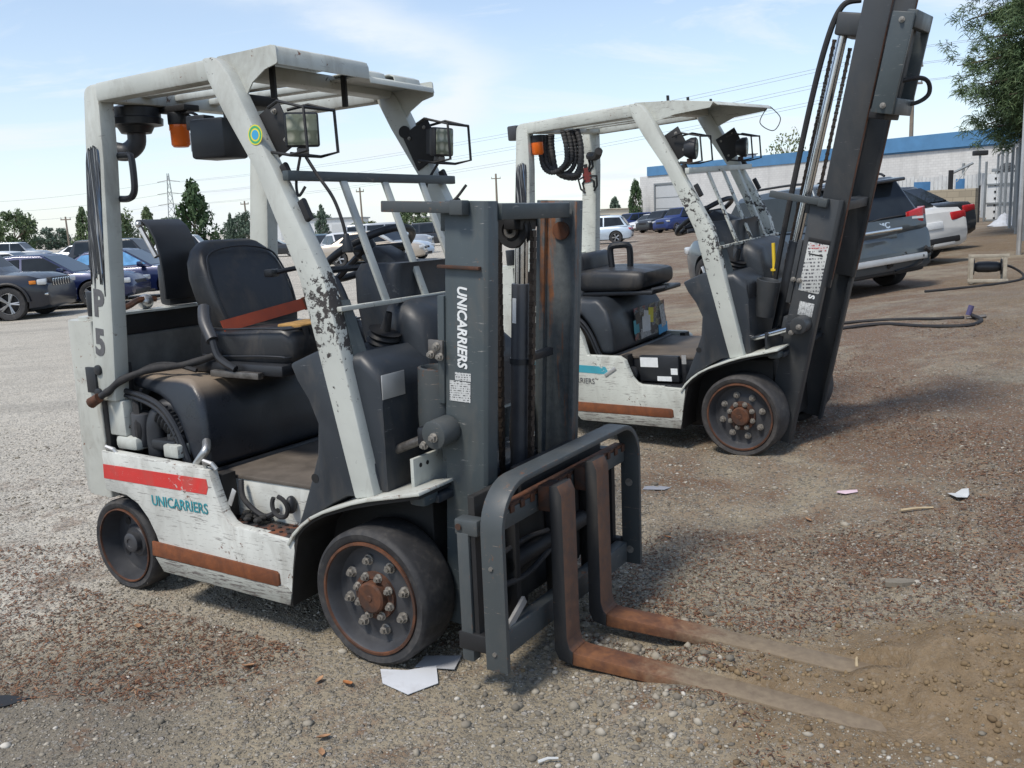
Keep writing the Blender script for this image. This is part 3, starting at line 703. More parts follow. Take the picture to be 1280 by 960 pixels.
# chain link fence along the right
cf = empty('chain_link_fence', (0, 0, 0), 0, 'tall grey chain link fence running down the right edge of the lot', 'fence')
F0, F1 = Vector((16.9, 32.3)), Vector((8.9, 15.3)); d = (F1 - F0); L = d.length; d /= L; nb = 7
for i in range(nb + 1):
    p = F0 + d * (L * i / nb); z = float(gbase(p.x, p.y))
    MB().cyl((p.x, p.y, z - .1), (p.x, p.y, z + 2.25), .04, 8).build('post', 'grey_far', cf)
mb = MB(); 
for i in range(nb):
    p, q = F0 + d * (L * i / nb), F0 + d * (L * (i + 1) / nb)
    mb.tube([(p.x, p.y, float(gbase(p.x, p.y)) + 2.2), (q.x, q.y, float(gbase(q.x, q.y)) + 2.2)], .025, 6)
mb.build('top_rail', 'grey_far', cf)
def mesh_strips():
    V, F = [], []; step = .12; H_ = 2.1
    def P(u, z):
        p = F0 + d * u; return (p.x, p.y, float(gbase(p.x, p.y)) + .05 + z)
    n = int((L + H_) / step)
    for sgn in (1, -1):
        for i in range(n):
            a0 = i * step - (H_ if sgn > 0 else 0)
            u0, z0 = a0, 0; u1, z1 = a0 + sgn * H_, H_
            if sgn < 0: u0 = i * step; u1 = u0 - H_
            if max(u0, u1) < 0 or min(u0, u1) > L: continue
            lo, hi = min(u0, u1), max(u0, u1); t0, t1 = 0., 1.
            def clip(u): return (u - u0) / (u1 - u0)
            ts = sorted((clip(0), clip(L))); t0, t1 = max(0, ts[0]), min(1, ts[1])
            if t1 <= t0: continue
            a = P(u0 + (u1 - u0) * t0, H_ * t0); b = P(u0 + (u1 - u0) * t1, H_ * t1); w = .010
            k = len(V); V += [(a[0], a[1], a[2] - w), (b[0], b[1], b[2] - w), (b[0], b[1], b[2] + w), (a[0], a[1], a[2] + w)]; F.append((k, k + 1, k + 2, k + 3))
    me = bpy.data.meshes.new('wire_mesh'); me.from_pydata(V, [], F); me.materials.append(M['grey_far'])
    o = bpy.data.objects.new('wire_mesh', me); COL.objects.link(o); o.parent = cf; o['kind'] = 'stuff'
mesh_strips()
# tarp strips hung on the nearest bays
for i in range(3, nb):
    p, q = F0 + d * (L * i / nb + .05), F0 + d * (L * (i + 1) / nb - .05); off = Vector((d.y, -d.x)) * -.06
    zp, zq = float(gbase(p.x, p.y)), float(gbase(q.x, q.y))
    me = bpy.data.meshes.new('privacy_screen'); a, b = p + off, q + off; a2, b2 = a + off * .2, b + off * .2
    me.from_pydata([(a.x, a.y, zp + .05), (b.x, b.y, zq + .05), (b.x, b.y, zq + 2.1), (a.x, a.y, zp + 2.1), (a2.x, a2.y, zp + .05), (b2.x, b2.y, zq + .05), (b2.x, b2.y, zq + 2.1), (a2.x, a2.y, zp + 2.1)], [], [(0, 1, 2, 3), (7, 6, 5, 4), (0, 4, 5, 1), (3, 2, 6, 7), (1, 5, 6, 2), (0, 3, 7, 4)])
    me.materials.append(M['grey_far']); o = bpy.data.objects.new('privacy_screen', me); COL.objects.link(o); o.parent = cf
tp = MB(); tp.cyl((9.35, 17.0, .4), (9.35, 17.0, 3.55), .045, 8); tag(tp.build('steel_post', 'alu', None), 'tall pale steel post rising beside the pine at the right edge', 'post')

# ================================================================ TREES
def leaf_mat(name, a, b, rough=.6):
    t = NT(name); g = t.n.new('ShaderNodeNewGeometry')
    c = t.ramp(g.outputs['Random Per Island'], 0, 1, a, b)
    return t.set(c, rough, 0, .3)
M['leaf_dark'] = leaf_mat('dark_green_leaves', (.030, .062, .026), (.070, .115, .045))
M['leaf_mid'] = leaf_mat('mid_green_leaves', (.060, .095, .042), (.125, .170, .078))
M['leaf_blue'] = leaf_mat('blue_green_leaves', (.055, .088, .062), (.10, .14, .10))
M['leaf_yellow'] = leaf_mat('yellow_green_leaves', (.085, .11, .035), (.16, .185, .065))
M['bark'] = plain('bark', (.11, .085, .065), .9, var=.3, scale=8)
def tree_mesh(kind, seed, leaf, nl):
    """crown of many small leaf faces in clumps, 1 m half-width, 0..1 in height; trunk and limbs"""
    g = np.random.default_rng(seed); cl = []
    prof = {'cone': lambda t: (1 - t) ** .8 * (.35 + .65 * min(1, t * 4 + .2)), 'round': lambda t: math.sqrt(max(0, 1 - ((t - .52) / .5) ** 2)), 'column': lambda t: .8 * (1 - t ** 4) * min(1, .4 + t * 4), 'bush': lambda t: math.sqrt(max(0, 1 - ((t - .3) / .72) ** 2))}[kind]
    nc = {'cone': 70, 'round': 60, 'column': 60, 'bush': 44}[kind]
    for i in range(nc):
        t = .08 + .9 * g.random(); r = prof(t) * (.45 + .55 * g.random() ** .5) * (.8 + .35 * g.random()); a = g.random() * 6.283
        cl.append((r * math.cos(a), r * math.sin(a), t, (.15 + .17 * g.random()) * (.55 + .6 * prof(t))))
    V = []; per = nl // nc
    for (x, y, z, s) in cl:
        dv = g.standard_normal((per, 3)); dv /= np.linalg.norm(dv, axis=1)[:, None]; rad = s * (.55 + .5 * g.random(per))[:, None]
        p = np.array([x, y, z]) + dv * rad * np.array([1, 1, .55]); q = g.standard_normal((per, 3)); q /= np.linalg.norm(q, axis=1)[:, None]
        w = np.cross(q, dv); w /= np.linalg.norm(w, axis=1)[:, None] + 1e-6; l = leaf * (.6 + .8 * g.random(per))[:, None]
        zs = np.array([1, 1, .5])
        V.append(np.stack([p - q * l * zs, p + w * l * .55 * zs, p + q * l * zs, p - w * l * .55 * zs], 1))
    V = np.concatenate(V).reshape(-1, 3); me = bpy.data.meshes.new('crown'); me.from_pydata(V.tolist(), [], np.arange(len(V)).reshape(-1, 4).tolist()); me.update()
    tr = MB(); tr.tube([(0, 0, -.12), (.01, 0, .25), (-.01, .01, .8)], .055, 7, rf=lambda t: 1 - .75 * t)
    for (x, y, z, s) in cl[::4]: tr.tube([(0, 0, max(.05, z * .6)), (x * .5, y * .5, z * .85), (x * .92, y * .92, z)], .014, 5, rf=lambda t: 1 - .6 * t)
    return me, tr
_tm = {}
def tree(name, x, y, ztop, hw, kind, mat, label, zbase=None, nl=3600, leaf=.075, group='trees along the horizon', seed=None, cat='tree'):
    zb = float(gbase(x, y)) if zbase is None else zbase
    key = (kind, mat, seed or rnd.randint(0, 2), nl)
    t = empty(name, (x, y, zb), rnd.random() * 6.28, label, cat, group); t.scale = (hw, hw, ztop - zb)
    if key not in _tm:
        me, tr = tree_mesh(kind, hash(key[0]) % 97 + key[2] * 13 if False else (len(kind) * 31 + key[2] * 13 + len(mat)), leaf, nl); me.materials.append(M[mat])
        c = bpy.data.objects.new('crown', me); COL.objects.link(c); c.parent = t
        k = tr.build('trunk', 'bark', t); _tm[key] = (me, k.data)
    else:
        for nm, me in zip(('crown', 'trunk'), _tm[key]):
            c = bpy.data.objects.new(nm, me); COL.objects.link(c); c.parent = t
for (x, y, zt, hw, kd, mt, lb) in [
    (-57.4, 110, 4.75, 2.3, 'round', 'leaf_mid', 'broad dark green tree at the far left behind the black suv'),
    (-50.2, 112, 4.95, 1.6, 'cone', 'leaf_mid', 'pointed green tree just left of the tape wrapped post'),
    (-44.2, 105, 5.2, 2.1, 'round', 'leaf_mid', 'leafy tree hidden behind the tape wrapped post'),
    (-41.0, 108, 4.6, 1.6, 'cone', 'leaf_mid', 'green tree between the tape wrapped post and the black tank bracket'),
    (-33.0, 100, 7.0, 2.7, 'cone', 'leaf_dark', 'tallest dark pointed tree beside the lattice pylon'),
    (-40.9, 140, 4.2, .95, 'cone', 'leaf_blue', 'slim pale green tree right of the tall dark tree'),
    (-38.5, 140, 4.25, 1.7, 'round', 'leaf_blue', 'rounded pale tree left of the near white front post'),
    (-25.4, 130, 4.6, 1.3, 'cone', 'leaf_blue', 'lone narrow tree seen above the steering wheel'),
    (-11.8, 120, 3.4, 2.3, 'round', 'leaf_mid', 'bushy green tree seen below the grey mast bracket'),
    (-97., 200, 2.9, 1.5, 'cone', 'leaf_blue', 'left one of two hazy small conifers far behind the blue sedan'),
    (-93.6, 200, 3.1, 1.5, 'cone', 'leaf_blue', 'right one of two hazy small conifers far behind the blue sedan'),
    (-19.9, 132, 2.15, 2.6, 'bush', 'leaf_yellow', 'low yellow green shrub behind the steering column'),
    (13.55, 97.5, 5.0, .95, 'column', 'leaf_dark', 'narrow dark tree against the left corner of the warehouse'),
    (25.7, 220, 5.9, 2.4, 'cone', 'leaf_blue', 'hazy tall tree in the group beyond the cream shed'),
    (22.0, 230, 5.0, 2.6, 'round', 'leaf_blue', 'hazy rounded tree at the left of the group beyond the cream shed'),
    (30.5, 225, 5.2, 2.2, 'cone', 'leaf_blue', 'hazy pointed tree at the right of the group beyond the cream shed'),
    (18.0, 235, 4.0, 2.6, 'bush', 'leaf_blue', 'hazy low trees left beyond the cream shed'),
]: tree('tree', x, y, zt, hw, kd, mt, lb)
tree('tree', 36.6, 122, 11.2, 2.5, 'round', 'leaf_yellow', 'thin airy tree showing above the blue parapet', zbase=4, nl=900, leaf=.06, seed=5)
# the big pine at the right edge
def pine():
    X0, Y0 = 12.85, 22.0; zb = float(gbase(X0, Y0))
    root = empty('pine_tree', (X0, Y0, zb), 0, 'large dark pine with long drooping needles at the top right', 'tree')
    g = np.random.default_rng(3)
    mb = MB(); mb.tube([(0, 0, -.2), (.05, 0, 2.2), (-.02, .1, 4.5), (.1, 0, 8.5)], .26, 10, rf=lambda t: 1 - .7 * t)
    tips = []
    for i in range(150):
        z = 2.35 + 5.6 * g.random(); a = g.random() * 6.283; L = (1.2 + 1.3 * g.random()) * (1.0 - max(0, z - 5.5) * .16)
        b = Vector((math.cos(a), math.sin(a), 0)); p0 = Vector((0, 0, z)); p1 = p0 + b * L * .5 + Vector((0, 0, .10)); p2 = p0 + b * L + Vector((0, 0, .05 - .25 * g.random()))
        mb.tube([p0, p1, p2], .05, 5, rf=lambda t: 1 - .8 * t)
        for k in range(18):
            t = .25 + .78 * k / 17; q = p0.lerp(p2, t) + Vector((g.normal(0, .20), g.normal(0, .20), g.normal(.02, .17))); tips.append((q, b))
    mb.build('trunk', 'bark', root)
    V = []
    for q, b in tips:
        n = 42; dv = g.standard_normal((n, 3)) * np.array([1, 1, .8]) + np.array([b.x, b.y, .1]) * .7; dv /= np.linalg.norm(dv, axis=1)[:, None]
        L = (.11 + .12 * g.random(n))[:, None]; p = np.array(q) + g.standard_normal((n, 3)) * .07
        e = p + dv * L * .6; e2 = e + (dv * np.array([.8, .8, .3]) - np.array([0, 0, .55])) * L * .55
        w = np.cross(dv, g.standard_normal((n, 3))); w /= np.linalg.norm(w, axis=1)[:, None]; w = w * .0085
        V.append(np.stack([p - w, p + w, e + w, e - w], 1)); V.append(np.stack([e - w, e + w, e2 + w * .4, e2 - w * .4], 1))
    V = np.concatenate(V).reshape(-1, 3); me = bpy.data.meshes.new('crown'); me.from_pydata(V.tolist(), [], np.arange(len(V)).reshape(-1, 4).tolist()); me.update()
    me.materials.append(leaf_mat('pine_needles', (.045, .085, .036), (.125, .175, .080))); c = bpy.data.objects.new('crown', me); COL.objects.link(c); c.parent = root
pine()

# ================================================================ POLES AND WIRES
M['wood_pole'] = plain('weathered_pole_wood', (.20, .165, .13), .85, var=.2, scale=2)
def upole(x, y, zt, r, label, arms=(), lean=0, group=None):
    t = empty('utility_pole', (x, y, 0), 0, label, 'utility pole', group); zb = float(gbase(x, y))
    MB().tube([(0, 0, zb - .3), (lean, 0, zt)], r, 8, rf=lambda q: 1 - .3 * q).build('pole', 'wood_pole', t)
    for (z, w) in arms:
        MB().bb((-w + lean, -.06, z - .07), (w + lean, .06, z + .07)).build('crossarm', 'wood_pole', t)
        for s in (-1, 1): MB().cyl((s * w * .9 + lean, 0, z + .07), (s * w * .9 + lean, 0, z + .3), .05, 6).build('insulator', 'grey_far', t)
    return t
upole(32.25, 75, 14.4, .20, 'tall wooden utility pole above the warehouse roof at the right', ((13.3, .75), (12.1, .75), (10.8, .75)))
upole(-1.3, 160, 9.4, .22, 'utility pole just left of the rear truck', ((8.6, .8),), group=None)
upole(-18.2, 120, 6.4, .14, 'thin leaning utility pole behind the front guard bars', ((5.9, .5),), lean=-.1)
upole(-38.4, 140, 5.95, .16, 'short utility pole beside the pale tree left of the near front post', ((5.5, .6),), lean=-.15)
upole(-60.5, 130, 4.5, .16, 'short utility pole left of the tape wrapped post', ((4.1, .7),), lean=-.1)
py = empty('pylon', (-53.0, 150, 0), 0, 'grey lattice power pylon with three arms behind the trees', 'pylon')
for s in (-1, 1): MB().tube([(s * .85, 0, -.4), (s * .12, 0, 11)], .07, 5).build('leg', 'grey_far', py)
mb = MB()
for i in range(9):
    z0, z1 = i * 1.2, (i + 1) * 1.2; w0, w1 = .85 - .0667 * z0, .85 - .0667 * z1
    mb.tube([(-w0, 0, z0), (w1, 0, z1)], .035, 4); mb.tube([(w0, 0, z0), (-w1, 0, z1)], .035, 4)
mb.build('bracing', 'grey_far', py)
for (z, w) in ((9.7, 1.75), (7.8, 1.95), (6.1, 1.95)): MB().tube([(-w, 0, z), (0, 0, z + .25), (w, 0, z)], .07, 5).build('arm', 'grey_far', py)
M['wire_grey'] = plain('weathered_wire', (.34, .36, .39), .6)
def wire(a, b, sag, r, label):
    r *= .72
    a, b = Vector(a), Vector(b); pts = [a.lerp(b, t / 16) - Vector((0, 0, sag * 4 * (t / 16) * (1 - t / 16))) for t in range(17)]
    mb = MB(); mb.tube(pts, r, 4); tag(mb.build('power_line', 'wire_grey', None), label, 'power line', 'power lines across the sky')
for (za, w) in ((13.45, .7), (12.25, .7), (10.95, .7)):
    for s in (-1, 1):
        wire((32.25 + s * w, 75, za), (-53.0 + s * 1.7, 150, {13.45: 9.6, 12.25: 7.7, 10.95: 6.0}[za]), 1.5, .022, {13.45: 'topmost', 12.25: 'middle', 10.95: 'lowest'}[za] + ' pair of lines between pole and pylon, ' + ('front' if s > 0 else 'rear') + ' wire of it')
        wire((32.25 + s * w, 75, za), (75, 30, za + 1.5), .8, .018, {13.45: 'topmost', 12.25: 'middle', 10.95: 'lowest'}[za] + ' pair of lines going right behind the pine, ' + ('right' if s > 0 else 'left') + ' wire of it')
for (z, x1) in ((9.6, 1.75), (7.7, 1.95), (6.0, 1.95)):
    wire((-53 - x1, 150, z), (-130, 190, z + 1.0), 1.6, .03, {9.6: 'topmost', 7.7: 'middle', 6.0: 'lowest'}[z] + ' faint line running left from the lattice pylon')
# ================================================================ FORKLIFTS
def mk_rail_rust():
    t = NT('rust_streaked_mast_steel')
    n = t.noise(13, 6, .65, .3, v=t.mapping((1.6, 1.6, .13))); n2 = t.noise(30, 6, .7)
    m = t.ramp(t.math('ADD', t.math('MULTIPLY', n, .85), t.math('MULTIPLY', n2, .15)), .50, .59)
    c = t.mix(m, t.ramp(n2, .3, .7, (.045, .052, .055), (.085, .095, .098)), t.ramp(n2, .3, .7, (.085, .036, .018), (.20, .078, .028)))
    t.bump(n2, .2, .003)
    return t.set(c, t.map(m, 0, 1, .45, .8))
M['rail_rust'] = mk_rail_rust()
M['chain'] = plain('oily_chain_steel', (.055, .042, .034), .5, .5, var=.4, scale=40)
M['fork_side'] = worn_paint('black_fork_side', (.020, .021, .023), chip=(.09, .05, .03), amount=.5, rust=.9, rough=.55, dirt=.25)
M['coil'] = mk_rubber('ribbed_grey_hose', (.040, .040, .042), .3)
MESH = {}
def share(name, key, maker, mat, parent, Mx, label=None):
    """an object of a shared mesh placed by Mx inside parent"""
    if key not in MESH:
        o = maker().build(name, mat, None, smooth=45); MESH[key] = o.data; bpy.data.objects.remove(o)
    o = bpy.data.objects.new(name, MESH[key]); COL.objects.link(o); o.parent = parent; o.matrix_local = Mx
    if label: o['label'] = label
    return o
def hexnut():
    mb = MB(); mb.cyl((0, 0, 0), (0, 0, .016), .0125, 6); mb.cyl((0, 0, .016), (0, 0, .024), .007, 8); mb.cyl((0, 0, -.001), (0, 0, .004), .016, 12); return mb
def bolt(parent, p, d, r=.012, name='bolt', mat='bolt'):
    z = Vector(d).normalized(); q = z.to_track_quat('Z', 'Y').to_matrix().to_4x4(); q.translation = p
    return share(name, 'nut', hexnut, mat, parent, q @ Matrix.Scale(r / .0125, 4))
def make_wheel(name, root, x, s, yout, Rr, wid, front, rub='rubber'):
    w = bpy.data.objects.new(name, None); COL.objects.link(w); w.parent = root; w.empty_display_size = .1
    # local z of the wheel points outward
    m = frame((x, s * (yout - wid), Rr), (1, 0, 0), (0, 0, 1) if s < 0 else (0, 0, -1)); w.matrix_local = m
    n = 72
    k = Rr
    ty = MB(); rim_r = k * .82 if front else k * .80
    prof = [(rim_r, .0), (k - .018, .0), (k - .006, .006), (k, .02), (k, wid - .02), (k - .005, wid - .008), (k - .016, wid - .001), (k - .022, wid - .003), (rim_r + .006, wid - .004), (rim_r, wid - .01), (rim_r, wid - .05)]
    ty.lathe(prof, None, n)
    # chunks torn from the tread edge
    g = random.Random(int(x * 100) + (3 if s > 0 else 1) + int(Rr * 1000))
    tyo = ty.build('tyre', rub, w, smooth=50)
    for v in tyo.data.vertices:
        r = math.hypot(v.co.x, v.co.y)
        if r > k - .012 and v.co.z > wid - .05 and g.random() < .16:
            f = 1 - g.random() * .010 / k; v.co.x *= f; v.co.y *= f
    rm = MB(); rm.lathe([(rim_r + .002, wid - .02), (rim_r + .001, wid + .001), (rim_r - .008, wid + .002), (rim_r - .0115, wid - .004)] if front else [(rim_r + .002, wid - .02), (rim_r + .001, wid + .001), (rim_r - .004, wid + .002), (rim_r - .006, wid - .006)], None, n)
    rm.build('rim_ring', 'rust' if front else 'rust_dark', w)
    dk = MB()
    if front:
        dk.lathe([(rim_r - .011, wid - .003), (rim_r - .016, wid - .012), (rim_r - .0205, wid - .035), (rim_r - .03, wid - .058), (rim_r - .05, wid - .062), (.118, wid - .052), (.098, wid - .047), (0, wid - .047)], None, n)
        dk.build('disc', 'rim', w)
        hb = MB(); hb.lathe([(.088, wid - .048), (.086, wid - .034), (.064, wid - .032), (.062, wid - .036), (0, wid - .036)], None, 36); hb.build('hub', 'rust_dark', w)
        cp = MB(); cp.lathe([(.058, wid - .038), (.057, wid - .012), (.050, wid - .006), (.012, wid - .006), (.010, wid - .003), (0, wid - .003)], None, 32); cp.build('hub_cap', 'rust', w)
        for i in range(8):
            a = 2 * math.pi * (i + .3) / 8
            share('lug_nut', 'nut', hexnut, 'bolt', w, Matrix.Translation((.128 * math.cos(a), .128 * math.sin(a), wid - .054)) @ Matrix.Rotation(a * 3, 4, 'Z') @ Matrix.Scale(1.25, 4))
            share('hub_nut', 'nut', hexnut, 'bolt', w, Matrix.Translation((.075 * math.cos(a + .2), .075 * math.sin(a + .2), wid - .034)) @ Matrix.Rotation(a * 5, 4, 'Z') @ Matrix.Scale(1.0, 4))
    else:
        dk.lathe([(rim_r - .005, wid - .004), (rim_r - .012, wid - .05), (rim_r - .020, wid - .085), (.075, wid - .075), (.062, wid - .06), (0, wid - .06)], None, 48); dk.build('disc', 'rim', w)
        hb = MB(); hb.lathe([(.045, wid - .062), (.044, wid - .035), (.036, wid - .030), (.02, wid - .03), (.018, wid - .034), (0, wid - .034)], None, 24); hb.build('hub_cap', 'rim', w)
        for i in range(4):
            a = 2 * math.pi * (i + .4) / 4; h = MB(); h.cyl((.10 * math.cos(a), .10 * math.sin(a), wid - .083), (.10 * math.cos(a), .10 * math.sin(a), wid - .0745), .017, 12); h.build('disc_hole', 'black', w)
    return w
def sag_hood(o, seed):
    bm = bmesh.new(); bm.from_mesh(o.data)
    for cut in range(3):
        es = [e for e in bm.edges if e.calc_length() > .045]
        if es: bmesh.ops.subdivide_edges(bm, edges=es, cuts=1, use_grid_fill=True)
        bmesh.ops.triangulate(bm, faces=[f for f in bm.faces if len(f.verts) > 4])
    co = np.array([v.co[:] for v in bm.verts])
    n1 = fbm(co[:, 0] * 5 + seed, co[:, 1] * 5 + co[:, 2] * 3, 3, seed) - .44; n2 = fbm(co[:, 0] * 16, co[:, 1] * 16 + co[:, 2] * 9, 3, seed + 3) - .44
    t = np.clip((co[:, 2] - .70) / .26, 0, 1)
    co[:, 1] *= 1 - .11 * t ** 1.6 + .05 * n1
    front = np.clip((co[:, 0] + 1.10) / .2, 0, 1)
    co[:, 0] -= front * (.050 * t ** 1.5 - .035 * n1)
    co[:, 2] += t * (.045 * n1 + .014 * n2 - .012 * np.exp(-((co[:, 1] + .30) / .07) ** 2 - ((co[:, 0] + .99) / .06) ** 2))
    for v, p in zip(bm.verts, co): v.co = p
    bmesh.ops.recalc_face_normals(bm, faces=bm.faces); bm.to_mesh(o.data); bm.free(); o.data.shade_smooth()
def seam(parent, pts, r=.0045):
    return MB().tube(smoothpath(pts, 4), r, 6, closed=False).build('seam', 'plastic2', parent)
def build_truck(v, Mx, label):
    A_ = v == 'A'
    root = empty('forklift', Mx=Mx, label=label, cat='forklift')
    def P(mb, name, mat, bevel=0, parent=root, **k): return mb.build(name, mat, parent, bevel, **k)
    WH, WB, WP = ('white', 'white_body', 'white_pillar') if A_ else ('white_b', 'white_b', 'white_b_pillar')
    GM = 'greymetal' if A_ else 'greymetal_b'
    rx = 0 if A_ else -.125                     # the rear truck is a little longer behind
    # ---------------- running gear
    for s in (-1, 1):
        make_wheel('front_wheel', root, 0, s, .529, .25, .185, True, 'rubber' if A_ else 'rubber_b')
        make_wheel('rear_wheel', root, -1.44 + rx, s, .462, .205, .135, False)
    fr = MB(); fr.bb((-1.15, -.45, .17), (-.40, .45, .40)); fr.bb((-1.62 + rx, -.30, .20), (-1.15, .30, .62)); fr.bb((-.42, -.31, .12), (.14, .31, .56)); P(fr, 'chassis', 'dark_void', .01)
    ax = MB(); ax.cyl((0, -.36, .25), (0, .36, .25), .07, 16); ax.cyl((-1.44 + rx, -.34, .205), (-1.44 + rx, .34, .205), .05, 12); P(ax, 'axle', 'dark_void')
    # ---------------- body sides
    x0 = rx
    for s in (-1, 1):
        top = .632 if A_ else .60
        prof = [(-1.435 + x0, .648 if A_ else .90), (-.775, .632)] if A_ else [(-1.435 + x0, .93), (-1.31, .93), (-1.20, .905), (-1.115, .83), (-1.06, .72), (-1.03, .605), (-.80, .60)]
        prof += [(-.758, .575), (-.740, .525), (-.715, .465), (-.685, .432), (-.655, .42), (-.345, .408), (-.345, .37), (-.360, .30), (-.374, .22), (-.385, .152), (-1.08 + x0 * .3, .165), (-1.105 + x0 * .6, .24), (-1.135 + x0, .32), (-1.175 + x0, .385), (-1.23 + x0, .438), (-1.30 + x0, .466), (-1.435 + x0, .474)]
        sp = P(MB().prism(prof, 'y', s * .475, s * .52), 'side_panel', WB, .006)
        gs = MB(); gs.prism([(-1.158, .228), (-.445, .218), (-.432, .226), (-.434, .268), (-.446, .276), (-1.152, .290)], 'y', s * .519, s * .529); P(gs, 'guard_strip', 'rust_stripe', .0015)
        gd = MB(); gd.prism([(-1.145, .222), (-1.10, .165), (-.388, .152), (-.376, .20), (-.40, .222)], 'y', s * .519, s * .5265); P(gd, 'lower_sill', 'sill', .002)
        if A_:
            st = MB(); st.prism([(-1.430, .589), (-.790, .594), (-.785, .560), (-.798, .531), (-1.434, .527)], 'y', s * .5195, s * .5215); P(st, 'red_stripe', 'red_decal')
            if s < 0: text('lettering', 'UNICARRIERS', .060, frame((-.965, -.5222, .468), (1, 0, .012), (0, 0, 1)), 'teal_letter', root, bold=.0006, xs=.92)
            # hinge hooks on the panel's upper edge
            for hx in (-1.40, -.80): P(MB().tube([(hx - .01, s * .50, .63), (hx, s * .515, .665), (hx + .04, s * .512, .658), (hx + .055, s * .505, .635)], .009, 6), 'latch', 'alu')
        else:
            st = MB(); st.prism([(-1.50, .555), (-.90, .532), (-.885, .505), (-.875, .482), (-1.50, .505)], 'y', s * .5195, s * .5215); P(st, 'teal_stripe', 'teal_decal')
            if s < 0:
                text('lettering', 'UNICARRIERS', .052, frame((-1.13, -.5222, .435), (1, 0, -.03), (0, 0, 1)), 'grey_letter', root, xs=.9)
                gr = MB(); gr.prism([(-1.45, .665), (-1.45, .80), (-1.38, .805), (-1.28, .78), (-1.21, .735), (-1.17, .672)], 'y', -.518, -.522); P(gr, 'vent_panel', 'black')
                for i in range(7):
                    b = MB(); b.tube([(-1.46 + i * .046, -.523, .672), (-1.46 + i * .046 + .08, -.523, .672 + min(.13, .13 - max(0, i - 2) * .022))], .006, 4)
                    P(b, 'vent_bar', WB)
        # step well
        P(MB().bb((-.735, s * .385, .395), (-.35, s * .505, .414)), 'step', 'step' if A_ else 'plastic2', .004)
        sdp = MB()
        for i in range(9):
            for j in range(3): sdp.cyl((-.70 + i * .041, s * (.405 + j * .036), .4135), (-.70 + i * .041, s * (.405 + j * .036), .4175), .0075, 6)
        q = P(sdp, 'step_stud', 'black', smooth=0); q['kind'] = 'stuff'
        P(MB().bb((-.93, s * .372, .41), (-.33, s * .385, .572)), 'step_riser', WB if A_ else 'plastic2', .003)
        P(MB().bb((-.80, s * .40, .42), (-.76, s * .47, .60)), 'step_end', 'dark_void')
        # front wheel arch
        arch = [(-.378, .395), (-.345, .44), (-.30, .482), (-.25, .517), (-.19, .547), (-.127, .570), (-.05, .598), (.02, .618), (.06, .627), (.16, .648), (.25, .668)]
        P(MB().strip(arch, 'y', s * .53, s * .32, -.012), 'fender', 'white_rusty' if A_ else WB, .003)
        lin = [(-.395, .150), (-.388, .22), (-.372, .30), (-.355, .37), (-.335, .435), (-.295, .477), (-.245, .510), (-.185, .540), (-.12, .562), (-.04, .588), (.06, .614), (.24, .655)]
        P(MB().strip(lin, 'y', s * .519, s * .31, -.014), 'wheel_arch_liner', 'dark_void')
        P(MB().bb((.17, s * .40, .60), (.24, s * .485, .650)), 'fender_bracket', 'greymetal', .015)
        # leg shield and front pillar
        cowl = [(-.344, 1.061), (-.212, 1.112), (-.10, 1.09), (.02, .70), (.035, .622), (-.05, .600), (-.119, .592), (-.192, .555), (-.29, .492), (-.373, .44), (-.335, .52), (-.283, .636), (-.245, .73), (-.231, .849), (-.268, .934), (-.315, 1.0)]
        P(MB().prism(cowl, 'y', s * .472, s * .40), 'leg_shield', 'plastic', .012)
        if s < 0: P(MB().cyl((-.262, s * .4715, .645), (-.262, s * .4735, .645), .017, 16), 'shield_hole', 'black')
        rail_r, rail_b = 2.128, 2.056
        pil = [(-.60, 2.066), (-.536, 1.95), (-.408, 1.752), (-.238, 1.375), (-.055, .600), (.035, .617), (-.124, 1.374), (-.317, 1.745), (-.424, 1.945), (-.492, 2.075), (-.535, 2.125), (-.577, 2.142), (-.62, 2.142)]
        P(MB().prism(pil, 'y', s * .50, s * .438), 'front_pillar', WP, .008)
        P(MB().prism([(-1.25 + rx, rail_b), (-.599, 2.066), (-.619, 2.1415), (-1.25 + rx, rail_r)], 'y', s * .487, s * .42), 'roof_rail', WH, .012)
        post = rpoly([(-1.340 + rx, 2.128), (-1.249 + rx, 2.128), (-1.263 + rx, 1.84), (-1.331 + rx, 1.133), (-1.362 + rx, .852), (-1.490 + rx, .852), (-1.470 + rx, 1.128), (-1.378 + rx, 1.845)], [.05, 0, .05, .05, 0, 0, .05, .05])
        po = P(MB().prism(post, 'y', s * .474, s * .40), 'rear_post', WH, .012)
        P(MB().bb((-1.47 + rx, s * .455, .70), (-1.345 + rx, s * .36, .853)), 'post_foot', WH, .008)
        if A_: P(MB().bb((-1.42, s * .46, .64), (-1.28, s * .37, .702)), 'post_base', WH, .02)
        # slots cut in the pillar's front
        for (xs_, zs_, w_) in ((-.298, 1.735, .028), (-.222, 1.60, .04)):
            d = Vector((.19, 0, -.40)).normalized(); c = Vector((xs_ + .012, s * .468, zs_))
            mb = MB(frame(c, (0, 1, 0), d)); mb.prism(rpoly([(-.011, -w_), (.011, -w_), (.011, w_), (-.011, w_)], .010), 'z', -.012, .012); P(mb, 'pillar_slot', 'black')
        # dark triangular plate in front of the pillar foot
        tp = MB(); q = [(-.105, s * .440, 1.29), (.036, s * .440, .612), (.062, s * .335, .622), (-.092, s * .41, 1.29)]; n_ = Vector((-.022, 0, -.005))
        tp.raw(q + [tuple(Vector(p) + n_) for p in q], [(0, 1, 2, 3), (7, 6, 5, 4), (0, 4, 5, 1), (1, 5, 6, 2), (2, 6, 7, 3), (3, 7, 4, 0)]); P(tp, 'pillar_plate', 'greymetal', smooth=0)
    # stencilled number and tape on the near rear post
    dpost = Vector((-.092, 0, -.717)).normalized()
